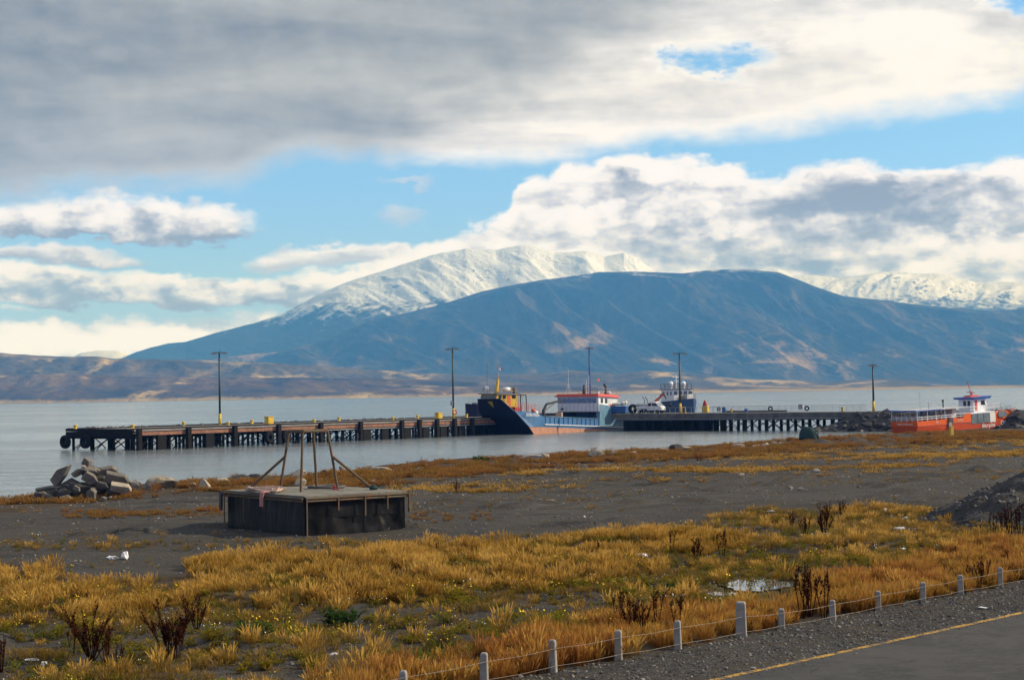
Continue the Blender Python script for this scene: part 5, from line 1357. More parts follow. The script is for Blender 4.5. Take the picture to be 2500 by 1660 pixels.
shore_rocks = [(392, 1190, 82, 30, M_lichen, 'low wide lichen covered boulder next to the rubble pile'), (503, 1193, 30, 32, M_stone2, 'upright pale tan boulder standing alone in shore grass'),
               (545, 1178, 36, 14, M_stone2, 'low white stone at the waterline beside the upright tan boulder'), (472, 1187, 30, 12, M_stone, 'small dark flat stone between the lichen boulder and the tan boulder'),
               (583, 1180, 62, 24, M_dstone, 'dark mossy shore boulder behind the raft'), (625, 1172, 40, 18, M_dstone, 'small dark boulder at the waterline behind the raft'), (730, 1166, 36, 22, M_stone2, 'pale boulder seen between the legs of the pipe frame'),
               (732, 1188, 34, 24, M_lichen, 'rounded boulder in the grass just behind the raft frame'), (795, 1160, 24, 16, M_dstone, 'dark flat stone behind the right leg of the pipe frame'), (838, 1150, 22, 22, M_stone2, 'pale pointed stone at the shore right of the pipe frame'),
               (930, 1151, 54, 14, M_lichen, 'broad flat pale boulder in rusty shore grass'), (1022, 1150, 18, 12, M_stone2, 'small pale stone beside the dry thistle'),
               (1295, 1120, 56, 14, M_post, 'long white stone slab at the water edge in line with the barge bow'), (1330, 1118, 22, 14, M_stone2, 'white lump of stone beside the long white slab'),
               (1455, 1111, 44, 14, M_lichen, 'wide tan boulder by the water in line with the barge stern'), (1500, 1109, 22, 10, M_stone, 'low grey stone right of the wide tan boulder'), (1545, 1108, 22, 9, M_stone2, 'pale flat stone on the shore below the jetty head'),
               (1622, 1100, 24, 9, M_stone, 'small grey stone on the shore below the truck'), (1650, 1095, 34, 14, M_dstone, 'dark rounded boulder on the shore below the jetty lamp'), (1678, 1096, 24, 9, M_stone2, 'pale low stone right of the dark rounded boulder'),
               (1803, 1094, 38, 13, M_stone, 'grey boulder on the shore below the blue drum'), (1845, 1091, 20, 8, M_stone2, 'pale stone right of the grey shore boulder'), (1868, 1089, 26, 10, M_stone2, 'tan flat stone on the shore below the leaning tyre'), (1890, 1087, 18, 12, M_stone, 'grey upright stone at the inlet mouth'), (1912, 1085, 24, 10, M_stone2, 'cream stone beside the grey shrub at the inlet mouth'),
               (2108, 1066, 12, 10, M_stone2, 'white stone on the grassy rise left of the red boat'), (1994, 1150, 17, 9, M_post, 'lone round white stone on the gravel field'), (1810, 1157, 16, 6, M_stone2, 'flat pale stone on the edge of the gravel field'),
               (2355, 1100, 12, 9, M_post, 'white stone in the gold grass below the red boat'), (2297, 1274, 28, 15, M_stone, 'smooth grey boulder lying at the foot of the gravel heap'), (2370, 1262, 20, 9, M_stone, 'flat brown boulder partly buried at the foot of the gravel heap'),
               (915, 1177, 20, 9, M_stone, 'small dark stone in the shore grass left of the thistle'), (1930, 1192, 14, 8, M_stone, 'pale grey cobble beside tyre ruts on the gravel field'), (1953, 1194, 10, 7, M_post, 'small white cobble beside tyre ruts on the gravel field')]
for i, (px, py, w, h, m, lab) in enumerate(shore_rocks):
    rock_at(px, py + 2, w, h, 200 + i, m, lab, sink=.25, cuts=8)

# dark humps of earth on the far bank
def hump(px, py, w_px, h_px, seed, label):
    p = on_ground(px, py); k = math.hypot(p.x, p.y) / F; w = w_px * k; h = h_px * k; n = 26; P = np.empty((n, n, 3))
    for j in range(n):
        for i in range(n):
            x = (i / (n - 1) - .5) * w * 1.2; y = (j / (n - 1) - .5) * w * .9
            g = math.exp(-((x / w * 3.1) ** 2 + (y / w * 3.4) ** 2)); 
            P[j, i] = (x, y, h * 1.1 * g - .10 + .25 * h * g * (float(fbm(np.array([x * 2.5 / k / 60 + seed]), np.array([y * 2.5 / k / 60]), seed, 4)[0]) - .5) * 2)
    o = put(grid_mesh('earth_mound', P), 'earth_mound', M_earth); o.location = (p.x, p.y, p.z); tag(o, label, 'mound')
M_earth = pmat('dark_earth', (.050, .045, .038), (.028, .025, .022), .95, 2.5, 1, 0, .9, .06)
hump(2006, 1082, 100, 13, 2, 'dark earth mound beside the green upturned hull'); hump(2085, 1076, 90, 12, 3, 'low brown mound at the inlet right of the green hull')
hump(2395, 1152, 120, 20, 4, 'low dark spoil mound on the gravel field above the heap'); hump(1045, 1490, 200, 17, 5, 'dark cinder mound among weeds in the tall grass'); hump(1150, 1447, 130, 15, 6, 'dark scree lump at the lower edge of the golden grass')
hump(880, 1477, 190, 14, 9, 'low dark gravel hump under the golden grass')
hump(1360, 1457, 120, 13, 7, 'grey gravel lump near the fence among green weeds'); hump(1600, 1447, 110, 15, 8, 'dark gravel lump beside the wet hollow')

# upturned green hull
p = on_ground(1978, 1076); t = thing('upturned_hull', 'dark green boat hull standing upturned at the inlet', 'boat', (p.x, p.y, p.z), 2.4)
MB().loft([[(x, w * math.cos(a), h * math.sin(a)) for a in [math.pi * q / 10 for q in range(11)]] for x, w, h in ((-1.1, .15, .35), (-.8, .7, 1.15), (-.2, .95, 1.55), (.5, .98, 1.65), (.9, .9, 1.6), (1.0, .85, 1.5))]).build('hull', M_green, t, True)
MB().bar((-1.15, 0, .2), (-1.0, 0, 1.1), .06, 6).bar((-1.0, 0, 1.1), (.9, 0, 1.7), .06, 6).build('keel', M_green, t)
# yellow post by the tour boat
p = on_ground(2323, 1070); k = p.y / F
t = thing('marker_post', 'stout square yellow post in the grass in front of the red boat', 'post', p, .35)
MB().box(0, 0, .60, 10 * k * .85, 10 * k * .85, 1.42).build('shaft', M_yel, t, bevel=.03); MB().box(0, 0, 1.325, 10 * k * .95, 10 * k * .95, .05).build('cap', M_yel, t)

# the gravel heap at the right edge
def heap():
    c = on_ground(2600, 1268); n = 90; P = np.empty((n, n, 3)); R = 6.0; H = 2.55
    xs = np.linspace(-R, R, n)
    X, Y = np.meshgrid(xs, xs)
    r = np.hypot(X, Y * .9) / R
    Z = H * np.clip(1 - r * 1.10 + (fbm(X * .5 + 9, Y * .5, 51, 3) - .5) * .35, -.15, 1) ** 1.0
    Z = np.where(1 - r * 1.1 < 0, -.2, Z) + (fbm(X * 2.2, Y * 2.2, 52, 3) - .5) * .28
    Z = np.where(r > .95, -.4, Z)
    me = grid_mesh('gravel_heap', np.stack([X, Y, Z], -1))
    m, nt, bs = newmat('heap_gravel'); tc = nt.nodes.new('ShaderNodeTexCoord'); V = tc.outputs['Object']
    a = vnoise(nt, V, 1.2, 6, .6, .3); f = vnoise(nt, V, 9, 5, .65)
    col = mixc(nt, a.smooth(.35, .65), (.040, .037, .034), (.024, .023, .022)); col = mixc(nt, f.smooth(.52, .7, 0, .6), col, (.095, .09, .08))
    nt.links.new(col, bs.inputs['Base Color']); bs.inputs['Roughness'].default_value = .95; bump(nt, bs, f + a, .9, .08)
    o = put(me, 'gravel_heap', m); o.location = c; tag(o, 'big steep heap of dark gravel and cobbles at the field edge', 'gravel heap')
    return c, xs, Z
HC, HXS, HZ = heap()
def heap_z(x, y):
    i = np.clip(((x - HC.x) - HXS[0]) / (HXS[1] - HXS[0]), 0, len(HXS) - 1).astype(int); j = np.clip(((y - HC.y) - HXS[0]) / (HXS[1] - HXS[0]), 0, len(HXS) - 1).astype(int)
    return HZ[j, i] + HC.z

# ------------------------------------------------------------------ puddle
def puddle():
    c = on_ground(1830, 1429); n = 80; k = math.hypot(c.x, c.y) / F
    for px, py, rx, ry, seed, lab in ((1845, 1427, 88, 15, 1, 'bright shallow puddle in the wet mossy hollow behind the fence'), (1765, 1449, 40, 5, 2, 'small sliver of puddle beside the bright one')):
        q = at_z(px, py, PUD.z - .01); z = q.z
        vs = []
        for i in range(n):
            a = 2 * math.pi * i / n; rr = .8 + .75 * (float(fbm(np.array([math.cos(a) * 2.2 + seed * 9]), np.array([math.sin(a) * 2.2]), 60 + seed, 4)[0]) - .3)
            w_ = at_z(px + rx * rr * math.cos(a), py + ry * rr * math.sin(a), z); vs.append((w_.x - q.x, w_.y - q.y, 0))
        m, nt, bs = newmat('puddle_water'); g = nt.nodes.new('ShaderNodeNewGeometry')
        bs.inputs['Base Color'].default_value = (.03, .03, .025, 1); bs.inputs['Roughness'].default_value = .06
        bump(nt, bs, vnoise(nt, g.outputs['Position'], 2.2, 2, .6), .03, .3)
        lo = [(x, y, -.1) for x, y, _ in vs]
        o = MB().loft([lo, vs]).build('puddle', m); o.location = (q.x, q.y, z); tag(o, kind='structure')
puddle()

# ------------------------------------------------------------------ plants
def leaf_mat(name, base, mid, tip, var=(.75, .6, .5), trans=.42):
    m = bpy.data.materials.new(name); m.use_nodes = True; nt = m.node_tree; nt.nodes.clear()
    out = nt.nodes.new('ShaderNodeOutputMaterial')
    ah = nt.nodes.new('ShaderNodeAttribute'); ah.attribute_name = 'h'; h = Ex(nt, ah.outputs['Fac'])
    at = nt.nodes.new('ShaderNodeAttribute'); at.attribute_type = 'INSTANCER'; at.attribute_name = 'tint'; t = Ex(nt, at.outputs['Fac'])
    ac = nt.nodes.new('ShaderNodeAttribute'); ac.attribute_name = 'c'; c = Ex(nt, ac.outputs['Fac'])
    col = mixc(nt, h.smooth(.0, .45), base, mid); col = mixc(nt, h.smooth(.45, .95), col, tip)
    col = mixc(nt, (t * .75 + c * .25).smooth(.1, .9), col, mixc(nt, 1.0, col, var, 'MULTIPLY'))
    d = nt.nodes.new('ShaderNodeBsdfDiffuse'); tr = nt.nodes.new('ShaderNodeBsdfTranslucent'); mx = nt.nodes.new('ShaderNodeMixShader')
    nt.links.new(col, d.inputs[0]); nt.links.new(col, tr.inputs[0]); mx.inputs[0].default_value = trans
    nt.links.new(d.outputs[0], mx.inputs[1]); nt.links.new(tr.outputs[0], mx.inputs[2]); nt.links.new(mx.outputs[0], out.inputs[0])
    return m

def blade_mesh(name, blades, m):
    """blades: list of (list of (point, half width, h), c); each a tapering ribbon"""
    V = []; Fc = []; H = []; Cc = []
    for pts, side, c in blades:
        o = len(V)
        for (p, w, h) in pts:
            if w <= 0: V.append(p); H.append(h); Cc.append(c)
            else:
                V.append(p - side * w); V.append(p + side * w); H += [h, h]; Cc += [c, c]
        n = len(pts); i = o
        for k in range(n - 1):
            a = 1 if pts[k][1] <= 0 else 2; b = 1 if pts[k + 1][1] <= 0 else 2
            if a == 2 and b == 2: Fc.append((i, i + 1, i + 3, i + 2))
            elif a == 2: Fc.append((i, i + 1, i + 2))
            elif b == 2: Fc.append((i, i + 2, i + 1))
            i += a
    me = bpy.data.meshes.new(name); me.from_pydata([tuple(v) for v in V], [], Fc)
    me.attributes.new('h', 'FLOAT', 'POINT').data.foreach_set('value', H); me.attributes.new('c', 'FLOAT', 'POINT').data.foreach_set('value', Cc)
    me.materials.append(m); return me

def tuft(name, seed, n, R, H, m, w=.006, lean=.35, plume=0.0, droop=.25):
    r = random.Random(seed); bl = []
    for _ in range(n):
        a = r.uniform(0, 6.283); rad = R * math.sqrt(r.random()); b0 = Vector((math.cos(a) * rad, math.sin(a) * rad, 0))
        d = Vector((math.cos(a) + r.gauss(0, .6), math.sin(a) + r.gauss(0, .6), 0)); d = d / max(d.length, .1)
        h = H * r.uniform(.55, 1.1); l = lean * r.uniform(.2, 1.3)
        side = Vector((r.gauss(0, 1), r.gauss(0, 1), 0)).normalized(); ww = w * r.uniform(.7, 1.4)
        def at(t): return b0 + d * (l * h * t ** 1.7) + Vector((0, 0, h * (t - droop * l * t ** 3)))
        if plume and r.random() < .6:
            pts = [(at(0), ww * .6, 0), (at(.55), ww * .5, .5), (at(.72), ww * plume, .85), (at(.88), ww * plume * .8, .95), (at(1.0), 0, 1)]
        else: pts = [(at(0), ww, 0), (at(.5), ww * .8, .5), (at(.8), ww * .5, .8), (at(1.0), 0, 1)]
        bl.append((pts, side, r.random()))
    return blade_mesh(name, bl, m)

def herb(name, seed, n, R, H, m, mflow=None, fl=0, lw=.02, flr=.018):
    """leafy weed: short stems set with small leaves, optional flower discs"""
    r = random.Random(seed); bl = []
    for _ in range(n):
        a = r.uniform(0, 6.283); rad = R * math.sqrt(r.random()); h = H * r.uniform(.4, 1.1)
        top = Vector((math.cos(a) * rad, math.sin(a) * rad, h)); b0 = Vector((top.x * .3, top.y * .3, 0))
        s = Vector((r.gauss(0, 1), r.gauss(0, 1), 0)).normalized()
        bl.append(([(b0, .004, 0), (top, 0, .6)], s, r.random()))
        for k in range(5):
            p = b0.lerp(top, r.uniform(.25, 1.0)); dd = Vector((r.gauss(0, 1), r.gauss(0, 1), r.uniform(.0, .9))).normalized(); s2 = dd.cross(Vector((0, 0, 1))).normalized()
            L = lw * r.uniform(1.6, 3.2); bl.append(([(p, .002, .4), (p + dd * L * .5, lw * r.uniform(.5, 1.0), .7), (p + dd * L, 0, 1)], s2, r.random()))
    me = blade_mesh(name, bl, m)
    if mflow:
        bm = bmesh.new(); bm.from_mesh(me); me.materials.append(mflow)
        for _ in range(fl):
            a = r.uniform(0, 6.283); rad = R * 1.1 * math.sqrt(r.random()); c = Vector((math.cos(a) * rad, math.sin(a) * rad, H * r.uniform(.75, 1.2)))
            nrm = Vector((r.gauss(0, .7), r.gauss(0, .7), 1)).normalized(); q = nrm.to_track_quat('Z', 'Y'); rr = flr * r.uniform(.7, 1.3)
            vs = [bm.verts.new(c + q @ Vector((rr * math.cos(t), rr * math.sin(t), 0))) for t in [k * 1.0472 for k in range(6)]]
            f = bm.faces.new(vs); f.material_index = 1
        bm.to_mesh(me); bm.free()
    return me

GN = {}
def scatter(name, pts, sc, protos, kind='stuff', seed=1, tint=None, tilt=.12, squash=None):
    n = len(pts); r = np.random.default_rng(seed)
    me = bpy.data.meshes.new(name); me.vertices.add(n); me.vertices.foreach_set('co', np.asarray(pts, np.float32).reshape(-1))
    rot = np.stack([r.normal(0, tilt, n), r.normal(0, tilt, n), r.uniform(0, 6.283, n)], -1).astype(np.float32)
    S = np.repeat(np.asarray(sc, np.float32)[:, None], 3, 1)
    if squash is not None: S = S * np.asarray(squash, np.float32)
    me.attributes.new('sc', 'FLOAT_VECTOR', 'POINT').data.foreach_set('vector', S.reshape(-1).astype(np.float32))
    me.attributes.new('rot', 'FLOAT_VECTOR', 'POINT').data.foreach_set('vector', rot.reshape(-1))
    me.attributes.new('idx', 'INT', 'POINT').data.foreach_set('value', r.integers(0, len(protos), n).astype(np.int32))
    t = r.random(n) if tint is None else tint
    me.attributes.new('tint', 'FLOAT', 'POINT').data.foreach_set('value', np.asarray(t, np.float32))
    ob = bpy.data.objects.new(name, me); COL.objects.link(ob)
    ng = bpy.data.node_groups.new(name, 'GeometryNodeTree')
    ng.interface.new_socket('Geometry', in_out='INPUT', socket_type='NodeSocketGeometry'); ng.interface.new_socket('Geometry', in_out='OUTPUT', socket_type='NodeSocketGeometry')
    N = ng.nodes; gi = N.new('NodeGroupInput'); go = N.new('NodeGroupOutput'); ip = N.new('GeometryNodeInstanceOnPoints'); j = N.new('GeometryNodeJoinGeometry')
    for p in protos:
        po = bpy.data.objects.new(name + '_proto', p)
        oi = N.new('GeometryNodeObjectInfo'); oi.inputs['Object'].default_value = po; oi.inputs['As Instance'].default_value = True
        ng.links.new(oi.outputs['Geometry'], j.inputs[0])
    def na(nm, ty):
        q = N.new('GeometryNodeInputNamedAttribute'); q.data_type = ty; q.inputs['Name'].default_value = nm; return q.outputs['Attribute']
    ip.inputs['Pick Instance'].default_value = True
    ng.links.new(gi.outputs[0], ip.inputs['Points']); ng.links.new(j.outputs[0], ip.inputs['Instance'])
    ng.links.new(na('idx', 'INT'), ip.inputs['Instance Index']); ng.links.new(na('rot', 'FLOAT_VECTOR'), ip.inputs['Rotation']); ng.links.new(na('sc', 'FLOAT_VECTOR'), ip.inputs['Scale'])
    ng.links.new(ip.outputs[0], go.inputs[0])
    md = ob.modifiers.new('scatter', 'NODES'); md.node_group = ng
    tag(ob, kind=kind)
    return ob

def cand(n, y0, y1, spread=.315, seed=1):
    r = np.random.default_rng(seed)
    Y = np.sqrt(r.uniform(y0 * y0, y1 * y1, n)); X = r.uniform(-spread, spread, n) * (Y + 6)
    Z = ground_z(X, Y); px, py = project(X, Y, Z)
    return X, Y, Z, px, py, r
def area(y0, y1, spread=.315): return spread * (y1 * y1 - y0 * y0 + 12 * (y1 - y0))

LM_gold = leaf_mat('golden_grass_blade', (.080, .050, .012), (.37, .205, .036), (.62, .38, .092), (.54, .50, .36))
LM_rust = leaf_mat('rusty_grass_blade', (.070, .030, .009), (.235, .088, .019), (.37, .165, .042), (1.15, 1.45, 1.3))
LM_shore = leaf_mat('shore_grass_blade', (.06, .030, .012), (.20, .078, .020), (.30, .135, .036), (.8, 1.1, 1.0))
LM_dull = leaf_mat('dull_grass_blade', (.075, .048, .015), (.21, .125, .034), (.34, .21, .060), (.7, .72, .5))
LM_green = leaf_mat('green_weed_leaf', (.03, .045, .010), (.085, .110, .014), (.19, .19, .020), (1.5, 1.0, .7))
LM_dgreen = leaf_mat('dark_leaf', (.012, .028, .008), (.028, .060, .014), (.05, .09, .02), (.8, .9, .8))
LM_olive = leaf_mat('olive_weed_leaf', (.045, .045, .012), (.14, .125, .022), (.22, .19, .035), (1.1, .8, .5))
M_yflow = pmat('yellow_petal', (.80, .52, .01), (.70, .42, .01), .7, 20., 1, 0, 0)
M_wflow = pmat('white_petal', (.70, .69, .62), (.55, .53, .45), .8, 20., 1, 0, 0)

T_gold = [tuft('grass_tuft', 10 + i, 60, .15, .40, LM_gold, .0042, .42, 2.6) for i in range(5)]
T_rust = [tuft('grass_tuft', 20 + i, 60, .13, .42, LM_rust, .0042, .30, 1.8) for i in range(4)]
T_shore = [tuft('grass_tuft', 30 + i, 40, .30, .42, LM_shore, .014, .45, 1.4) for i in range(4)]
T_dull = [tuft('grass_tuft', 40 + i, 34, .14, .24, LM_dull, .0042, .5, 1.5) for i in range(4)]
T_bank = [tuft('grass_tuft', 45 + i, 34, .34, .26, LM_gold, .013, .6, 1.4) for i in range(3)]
T_green = [herb('weed', 50 + i, 16, .16, .20, LM_green, None, 0, .022) for i in range(4)]
T_olive = [herb('weed', 55 + i, 18, .16, .16, LM_olive, None, 0, .018) for i in range(3)]
T_yel = [herb('weed', 60 + i, 12, .11, .30, LM_green, M_yflow, 8, .020, .012) for i in range(3)]
T_whi = [herb('weed', 66 + i, 12, .13, .16, LM_olive, M_wflow, 7, .014, .011) for i in range(3)]

def grow(name, f, dens, y0, y1, protos, smin, smax, seed, tintf=None, edge=None):
    n = int(area(y0, y1) * dens); X, Y, Z, px, py, r = cand(n, y0, y1, seed=seed)
    jx_ = (fbm(X * .35, Y * .35, 61, 4) - .5); jy_ = (fbm(X * .35 + 40, Y * .35, 62, 4) - .5)
    near = sstep(75, 55, Y)
    p = f(px + jx_ * 120 * near, py + jy_ * 55 * near, X, Y); k = r.random(n) < p
    e = e_of(X, Y); k &= e < -.12
    hz_ = np.hypot(X - HC.x, (Y - HC.y) * .9) > 5.4; k &= hz_
    X, Y, Z = X[k], Y[k], Z[k]
    sc = r.uniform(smin, smax, len(X)) * (.35 + 1.25 * fbm(X * .8, Y * .8, seed + 3, 3))
    t = np.clip(fbm(X * .45, Y * .45, seed + 90, 3) * 1.3 - .15 + r.normal(0, .16, len(X)), 0, 1)
    return scatter(name, np.stack([X, Y, Z - .02], -1), sc, protos, 'stuff', seed, t)
def patch(X, Y, s, seed, lo, hi): return sstep(lo, hi, fbm(X * s, Y * s, seed, 4))
nopud = lambda px, py: 1 - np.exp(-(((px - 1835) / 150.) ** 2 + ((py - 1436) / 36.) ** 2) ** 2)

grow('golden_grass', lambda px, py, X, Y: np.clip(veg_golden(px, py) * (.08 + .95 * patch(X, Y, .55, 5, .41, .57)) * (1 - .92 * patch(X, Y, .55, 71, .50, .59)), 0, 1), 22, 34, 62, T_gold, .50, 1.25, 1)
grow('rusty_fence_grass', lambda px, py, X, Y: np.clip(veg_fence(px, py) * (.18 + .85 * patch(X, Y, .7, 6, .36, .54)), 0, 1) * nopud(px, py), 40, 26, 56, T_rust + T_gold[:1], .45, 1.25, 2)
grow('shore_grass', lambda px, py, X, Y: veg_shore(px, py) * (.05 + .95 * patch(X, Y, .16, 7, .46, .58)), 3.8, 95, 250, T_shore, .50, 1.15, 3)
grow('bank_grass', lambda px, py, X, Y: veg_bank(px, py) * (.03 + .9 * patch(X * .35, Y, .14, 9, .50, .60)), 2.4, 95, 250, T_bank, .6, 1.3, 4)
grow('sparse_dry_grass', lambda px, py, X, Y: np.clip(veg_mid(px, py) * (.07 + .62 * patch(X, Y, .7, 11, .49, .62)) + veg_right(px, py) * (.10 + .55 * patch(X, Y, .5, 12, .44, .58)) + veg_golden(px, py) * .18, 0, 1) * nopud(px, py), 26, 26, 75, T_dull * 2 + T_gold[:1], .40, 1.15, 5)
grow('gravel_field_tufts', lambda px, py, X, Y: (.01 + .5 * patch(X * .35, Y, .22, 15, .60, .72)) * (1 - veg_golden(px, py)), 2.2, 50, 150, T_dull, .45, 1.0, 6)
grow('orange_strip_grass', lambda px, py, X, Y: np.exp(-(((py - np.interp(px, [0, 250, 540, 560], [1262, 1256, 1250, 1250])) / 7.) ** 2)) * (px < 545) * (px > 150) * .8 + np.exp(-(((py - 1263) / 9.) ** 2)) * (px > 1000) * (px < 1200) * .25, 8, 70, 110, T_shore, .30, .55, 7)
grow('green_weeds', lambda px, py, X, Y: np.clip(veg_mid(px, py) * (.10 + .75 * patch(X, Y, .6, 13, .48, .62)) + veg_golden(px, py) * .75 * patch(X, Y, .8, 14, .44, .60) + veg_fence(px, py) * .2 * patch(X, Y, .8, 16, .5, .62) + veg_wet(px, py) * .55 * patch(X, Y, .6, 33, .40, .6) + veg_right(px, py) * .2, 0, 1) * nopud(px, py), 17, 26, 75, T_green + T_olive * 2, .45, 1.2, 8)
grow('wet_hollow_weeds', lambda px, py, X, Y: np.clip(veg_wet(px, py) * (.2 + .8 * patch(X, Y, .7, 34, .38, .6)), 0, 1) * nopud(px, py), 40, 36, 62, T_olive + T_green[:1], .30, .60, 9)
grow('yellow_flower_weeds', lambda px, py, X, Y: np.clip((veg_mid(px, py) * .9 + veg_golden(px, py) * .8) * patch(X, Y, .55, 17, .56, .70), 0, 1), 4.0, 28, 62, T_yel, .7, 1.35, 10)
grow('white_flower_weeds', lambda px, py, X, Y: np.clip(veg_mid(px, py) * patch(X, Y, .6, 19, .55, .68) + veg_right(px, py) * .4 * patch(X, Y, .6, 20, .5, .62) + veg_bank(px, py) * .3 + .02, 0, 1), 2.6, 28, 110, T_whi, .7, 1.4, 11)

# ------------------------------------------------------------------ loose gravel
M_peb = []
for i, (a, b) in enumerate((((.075, .071, .067), (.042, .040, .038)), ((.17, .16, .148), (.11, .105, .098)), ((.30, .28, .25), (.20, .19, .17)))):
    M_peb.append(pmat('pebble_%s' % 'abc'[i], a, b, .9, 8., 1, 0, .3, .01))
PEB = []
for i in range(8):
    m_ = rock_mesh('pebble', 500 + i, 1, .85, .62, 7, 1); m_.materials.append(M_peb[(0, 0, 0, 1, 1, 1, 0, 2)[i]]); PEB.append(m_)
def shoulder():
    r = np.random.default_rng(21); n = 15000
    a = r.uniform(-6, 24, n); e = r.uniform(-.35, EL - .12, n); sp_ = r.random(n) < .07; e = np.where(sp_, EL - .1 + np.abs(r.normal(0, .22, n)), e)
    X = FA.x + FD.x * a + FN.x * e; Y = FA.y + FD.y * a + FN.y * e
    sc = .010 + .032 * r.random(n) ** 3.2 + (r.random(n) < .03) * r.uniform(.01, .045, n)
    scatter('roadside_gravel', np.stack([X, Y, np.where(e > EL - .15, 2.222, ground_z(X, Y)) + sc * .15], -1), np.where(sp_, sc * .6, sc), PEB, seed=22, tilt=.4)
    n = 26000; X, Y, Z, px, py, r = cand(n, 28, 150, seed=23)
    k = (e_of(X, Y) < -.2) & (np.hypot((X - PUD.x) / 1.6, Y - PUD.y) > 2.2) & (r.random(n) < .25 + .75 * patch(X, Y, .25, 41, .45, .62)); X, Y, Z = X[k], Y[k], Z[k]
    sc = (.010 + .055 * r.random(len(X)) ** 4) * (.7 + Y / 90.)
    scatter('field_pebbles', np.stack([X, Y, Z + sc * .1], -1), sc, PEB[3:], seed=24, tilt=.3)
    n = 5200; th = r.uniform(0, 6.283, n); rr = 6.0 * np.sqrt(r.random(n)); X = HC.x + rr * np.cos(th); Y = HC.y + rr * np.sin(th)
    sc = .02 + .14 * r.random(n) ** 3.2
    Z = np.maximum(heap_z(X, Y), ground_z(X, Y)) + sc * .1
    # cobbles rolled out in front of the heap
    n2 = 900; c = on_ground(2350, 1290); X2 = r.normal(c.x, 1.3, n2); Y2 = r.normal(c.y, 1.4, n2); s2 = .02 + .10 * r.random(n2) ** 2.6
    P = np.concatenate([np.stack([X, Y, Z], -1), np.stack([X2, Y2, ground_z(X2, Y2) + s2 * .2], -1)])
    scatter('heap_cobbles', P, np.concatenate([sc, s2]), PEB[:3] * 2 + PEB[3:5], seed=26, tilt=.5)
shoulder()

# ------------------------------------------------------------------ dry dock stalks, one by one
LM_dock = leaf_mat('dry_dock', (.030, .012, .007), (.055, .018, .009), (.075, .026, .012), (1.5, 1.2, 1.0), .15)
def dock_mesh(seed, n, H, spread):
    r = random.Random(seed); st = []; sp = []
    def stalk(b0, top, w, spikes, lo):
        mid_ = b0.lerp(top, .55) + Vector((r.gauss(0, .02), r.gauss(0, .02), 0)) * (top - b0).length
        s = Vector((r.gauss(0, 1), r.gauss(0, 1), 0)).normalized()
        for q in (s, s.cross(Vector((0, 0, 1)))): st.append(([(b0, w, 0), (mid_, w * .8, .5), (top, 0, 1)], q, r.random()))
        for k in range(spikes):
            t = lo + (1 - lo) * r.random() ** .8; p = b0.lerp(mid_, t / .55) if t < .55 else mid_.lerp(top, (t - .55) / .45); wd = .055 * (1.1 - t) + .012
            q = Vector((r.gauss(0, 1), r.gauss(0, 1), r.uniform(-.2, 1.0))).normalized(); s2 = q.cross(Vector((0, 0, 1))).normalized()
            sp.append(([(p, .004, .3), (p + q * wd * .6, .016, .7), (p + q * wd * 1.3, 0, 1)], s2, r.random()))
    for _ in range(n):
        a = r.uniform(0, 6.283); h = H * r.uniform(.42, 1.05); l = spread * r.uniform(.1, 1.5)
        d = Vector((math.cos(a), math.sin(a), 0)); b0 = d * (.05 * r.random())
        top = b0 + d * (l * h) + Vector((0, 0, h)); stalk(b0, top, .011, 50, .40)
        for _k in range(r.randint(2, 5)):
            t = r.uniform(.35, .75); p = b0.lerp(top, t); a2 = r.uniform(0, 6.283); L = h * r.uniform(.16, .34)
            stalk(p, p + (Vector((math.cos(a2), math.sin(a2), 0)) * r.uniform(.3, .7) + Vector((0, 0, 1)) + d * l * .5).normalized() * L, .006, 22, .2)
    return blade_mesh('stem', st, LM_dock), blade_mesh('seed_spike', sp, LM_dock)
DOCK = [dock_mesh(700 + i, n_, 1.0, s_) for i, (n_, s_) in enumerate(((9, .42), (7, .32), (3, .16), (1, .06), (15, .46)))]
